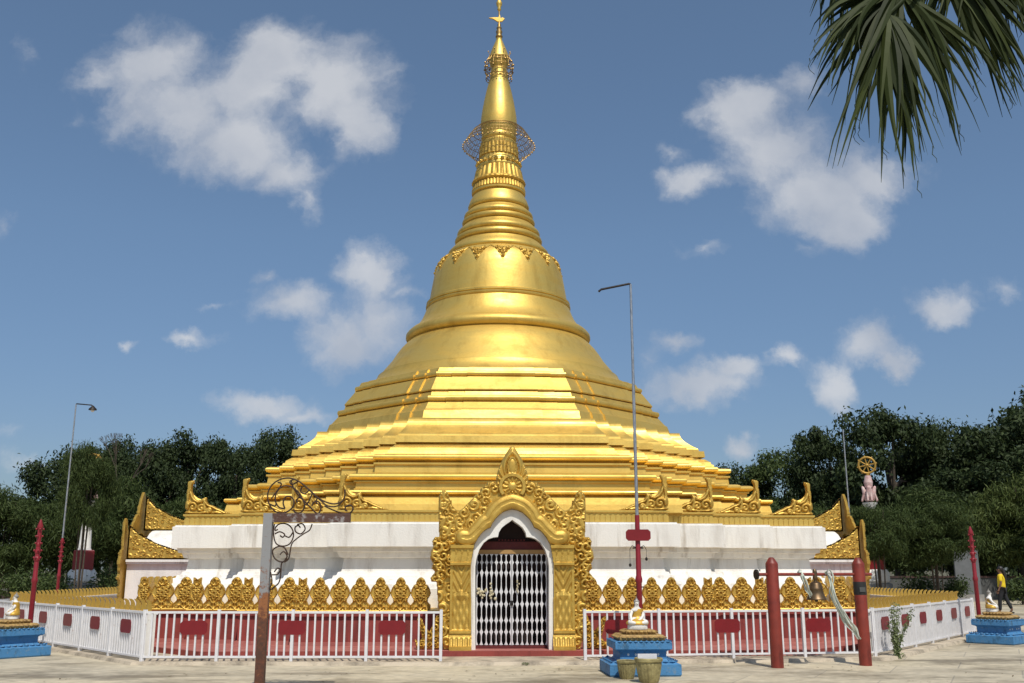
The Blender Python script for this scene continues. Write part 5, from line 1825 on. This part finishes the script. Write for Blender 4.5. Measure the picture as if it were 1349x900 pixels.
# weed growing through the right fence
t = thing('leafy_weed', 'pale leafy weed growing at the foot of the right slanting fence', 'plant', (7.12, -10.62, .0))
rnd = random.Random(5)
mb = MB(); cl = []
for k in range(9):
    a = rnd.uniform(0, 6.28); l = rnd.uniform(.5, 1.0); s_ = rnd.uniform(.05, .28)
    e = Vector((s_ * math.cos(a) + .10 * l, s_ * math.sin(a) * .5, l))
    mb.tube([(0, 0, 0), (e.x * .35, e.y * .35, l * .5), tuple(e)], [.010, .007, .003], 5)
    for j in range(12):
        f = .15 + .85 * j / 11
        cl.append(((e.x * f * (.4 + .6 * f), e.y * f, l * f), (.05, .05, .05)))
for k in range(5):
    cl.append(((rnd.uniform(-.08, .08), rnd.uniform(-.05, .05), .06), (.09, .07, .05)))
mb.build('stems', M['leaf_plant'], t)
link('foliage', leaf_cloud('foliage', cl, 9, .034, 3, narrow=.35), M['leaf_plant'], t)
# small weeds at the kerb
cl = [((.18 + rnd.uniform(-.1, .1), -11.66, .03), (.035, .02, .02)) for _ in range(3)]
tag(link('kerb_weeds', leaf_cloud('kerb_weeds', cl, 14, .015, 8), M['leaf_plant']), 'tiny green weeds at the kerb before the gateway', 'weeds', None, 'stuff')


rng = np.random.default_rng(3)
cl = [((float(rng.uniform(-9, 12)), float(rng.uniform(-15.4, -11.9)), .012), (.6, .5, .004)) for _ in range(24)]
litter = leaf_cloud('fallen_leaves', cl, 5, .030, 6, narrow=.4, up=6)
tag(link('fallen_leaves', litter, M['palm_dry']), 'few dry fallen leaves scattered over the pale paving', 'leaf litter', None, 'stuff')

# ------------------------------------------------------------------ fan palm hanging into the picture, top right
palm = thing('fan_palm', 'fan palm whose dark hanging leaves enter the top right corner', 'palm tree')
PALM_Y = -22.2
def pw(x, y, dy=0.0):
    return at_y(x, y, PALM_Y + dy)
crown_c = pw(1430, -190, .6)
mb = MB()
mb.tube([(crown_c.x + .25, crown_c.y + .5, 0), (crown_c.x + .2, crown_c.y + .45, 2.2), (crown_c.x + .05, crown_c.y + .1, crown_c.z - .6), (crown_c.x, crown_c.y, crown_c.z + .1)], [.24, .19, .18, .2], 14)
mb.build('trunk', M['bark'], palm, 60)

def fan(hub, tips, seed, splits=2, width=.031):
    """one fan leaf: segments run from the hub to tips, folded along the midrib and drooping"""
    rnd = random.Random(seed)
    mb = MB()
    mb.tube([tuple(crown_c), tuple((crown_c + hub) / 2 + Vector((0, 0, .18))), tuple(hub)], [.035, .025, .018], 7)
    mb.build('petiole', M['leaf_palm'], palm, 60)
    mb = MB()
    for tip in tips:
        for s_ in range(splits):
            tp = tip + Vector((rnd.gauss(0, .07), rnd.uniform(-.16, .16), rnd.gauss(0, .07)))
            d = tp - hub
            L_ = d.length
            mid = hub + d * .55 + Vector((0, 0, .13 * L_ * rnd.uniform(.1, 1.6))) + Vector((rnd.uniform(-.06, .06), rnd.uniform(-.05, .05), 0))
            c = mid * 2 - (hub + tp) / 2
            n = 10
            vs, fs = [], []
            tw = rnd.uniform(-.9, .9)
            for i in range(n + 1):
                f = i / n
                p = hub * (1 - f) ** 2 + c * 2 * f * (1 - f) + tp * f * f
                if f > .85: p = p + Vector((rnd.uniform(-.012, .012), 0, -.02 * (f - .85) * 8))
                tg = (c - hub) * (1 - f) + (tp - c) * f
                tg.normalize()
                side = tg.cross(Vector((0, -1, .2))).normalized()
                side = side * math.cos(tw) + Vector((0, 1, 0)) * math.sin(tw)
                w = width * np.interp(f, [0, .15, .45, .75, 1], [.4, .95, 1.0, .42, .05])
                fold = tg.cross(side) * (w * .55)
                vs += [tuple(p - side * w + fold), tuple(p), tuple(p + side * w + fold)]
            for i in range(n):
                a = 3 * i
                fs += [(a, a + 1, a + 4, a + 3), (a + 1, a + 2, a + 5, a + 4)]
            mb.add(vs, fs)
            if rnd.random() < .16:      # curling dry thread at the tip
                q_ = [tp + Vector((.02 * math.sin(k * 1.7 + seed) * k * .4, 0, -.035 * k)) for k in range(5)]
                mb.tube([tuple(z) for z in q_], [.004, .003, .003, .002, .002], 4)
    return mb.build('fan_leaf', M['leaf_palm'], palm)

hubA = pw(1185, -15)
tipsA = [(1064, 60), (1070, 90), (1078, 45), (1088, 70), (1068, 120), (1066, 75), (1074, 100), (1082, 118), (1092, 80), (1098, 125), (1108, 95), (1112, 140), (1122, 150), (1112, 110), (1133, 120), (1097, 232), (1105, 225), (1150, 180), (1130, 150), (1085, 30), (1100, 50), (1080, 60), (1120, 60)]
fan(hubA, [pw(x, y, -.1) for x, y in tipsA], 1)
hubB = pw(1170, 20, -.1)
tipsB = [(1165, 235), (1160, 190), (1172, 180), (1178, 160), (1200, 235), (1205, 210), (1195, 225), (1192, 190), (1185, 150), (1215, 170), (1228, 195), (1240, 180), (1232, 200), (1250, 180), (1205, 150), (1200, 180), (1220, 140)]
fan(hubB, [pw(x, y, -.2) for x, y in tipsB], 2, 2, .034)
hubC = pw(1190, -5, .1)
tipsC = [(1255, 175), (1268, 180), (1282, 165), (1262, 150), (1278, 130), (1270, 110), (1255, 140), (1290, 95), (1300, 90), (1285, 80), (1265, 90), (1240, 100), (1250, 60)]
fan(hubC, [pw(x, y, .1) for x, y in tipsC], 3, 2)
hubD = pw(1235, -60, .3)
tipsD = [(1335, 142), (1348, 150), (1345, 120), (1360, 130), (1330, 100), (1375, 110), (1320, 80), (1310, 60), (1380, 80), (1350, 70), (1370, 50), (1340, 95), (1300, 70)]
fan(hubD, [pw(x, y, .3) for x, y in tipsD], 4, 4, .034)
hubE = pw(1290, -110, .4)
tipsE = [(1400, 60), (1410, 20), (1390, 40), (1360, 30), (1340, 40), (1420, 80), (1310, 40), (1380, 10), (1330, 20), (1290, 45), (1270, 40), (1350, 10), (1230, 45), (1250, 50), (1210, 40), (1390, 70)]
fan(hubE, [pw(x, y, .4) for x, y in tipsE], 5, 7, .036)
hubF = pw(1140, -90, .2)
tipsF = [(1090, 20), (1110, 45), (1130, 50), (1150, 70), (1170, 60), (1190, 70), (1075, 0), (1210, 50), (1140, 30), (1160, 90), (1180, 100), (1120, 20)]
fan(hubF, [pw(x, y, .2) for x, y in tipsF], 6, 4, .03)
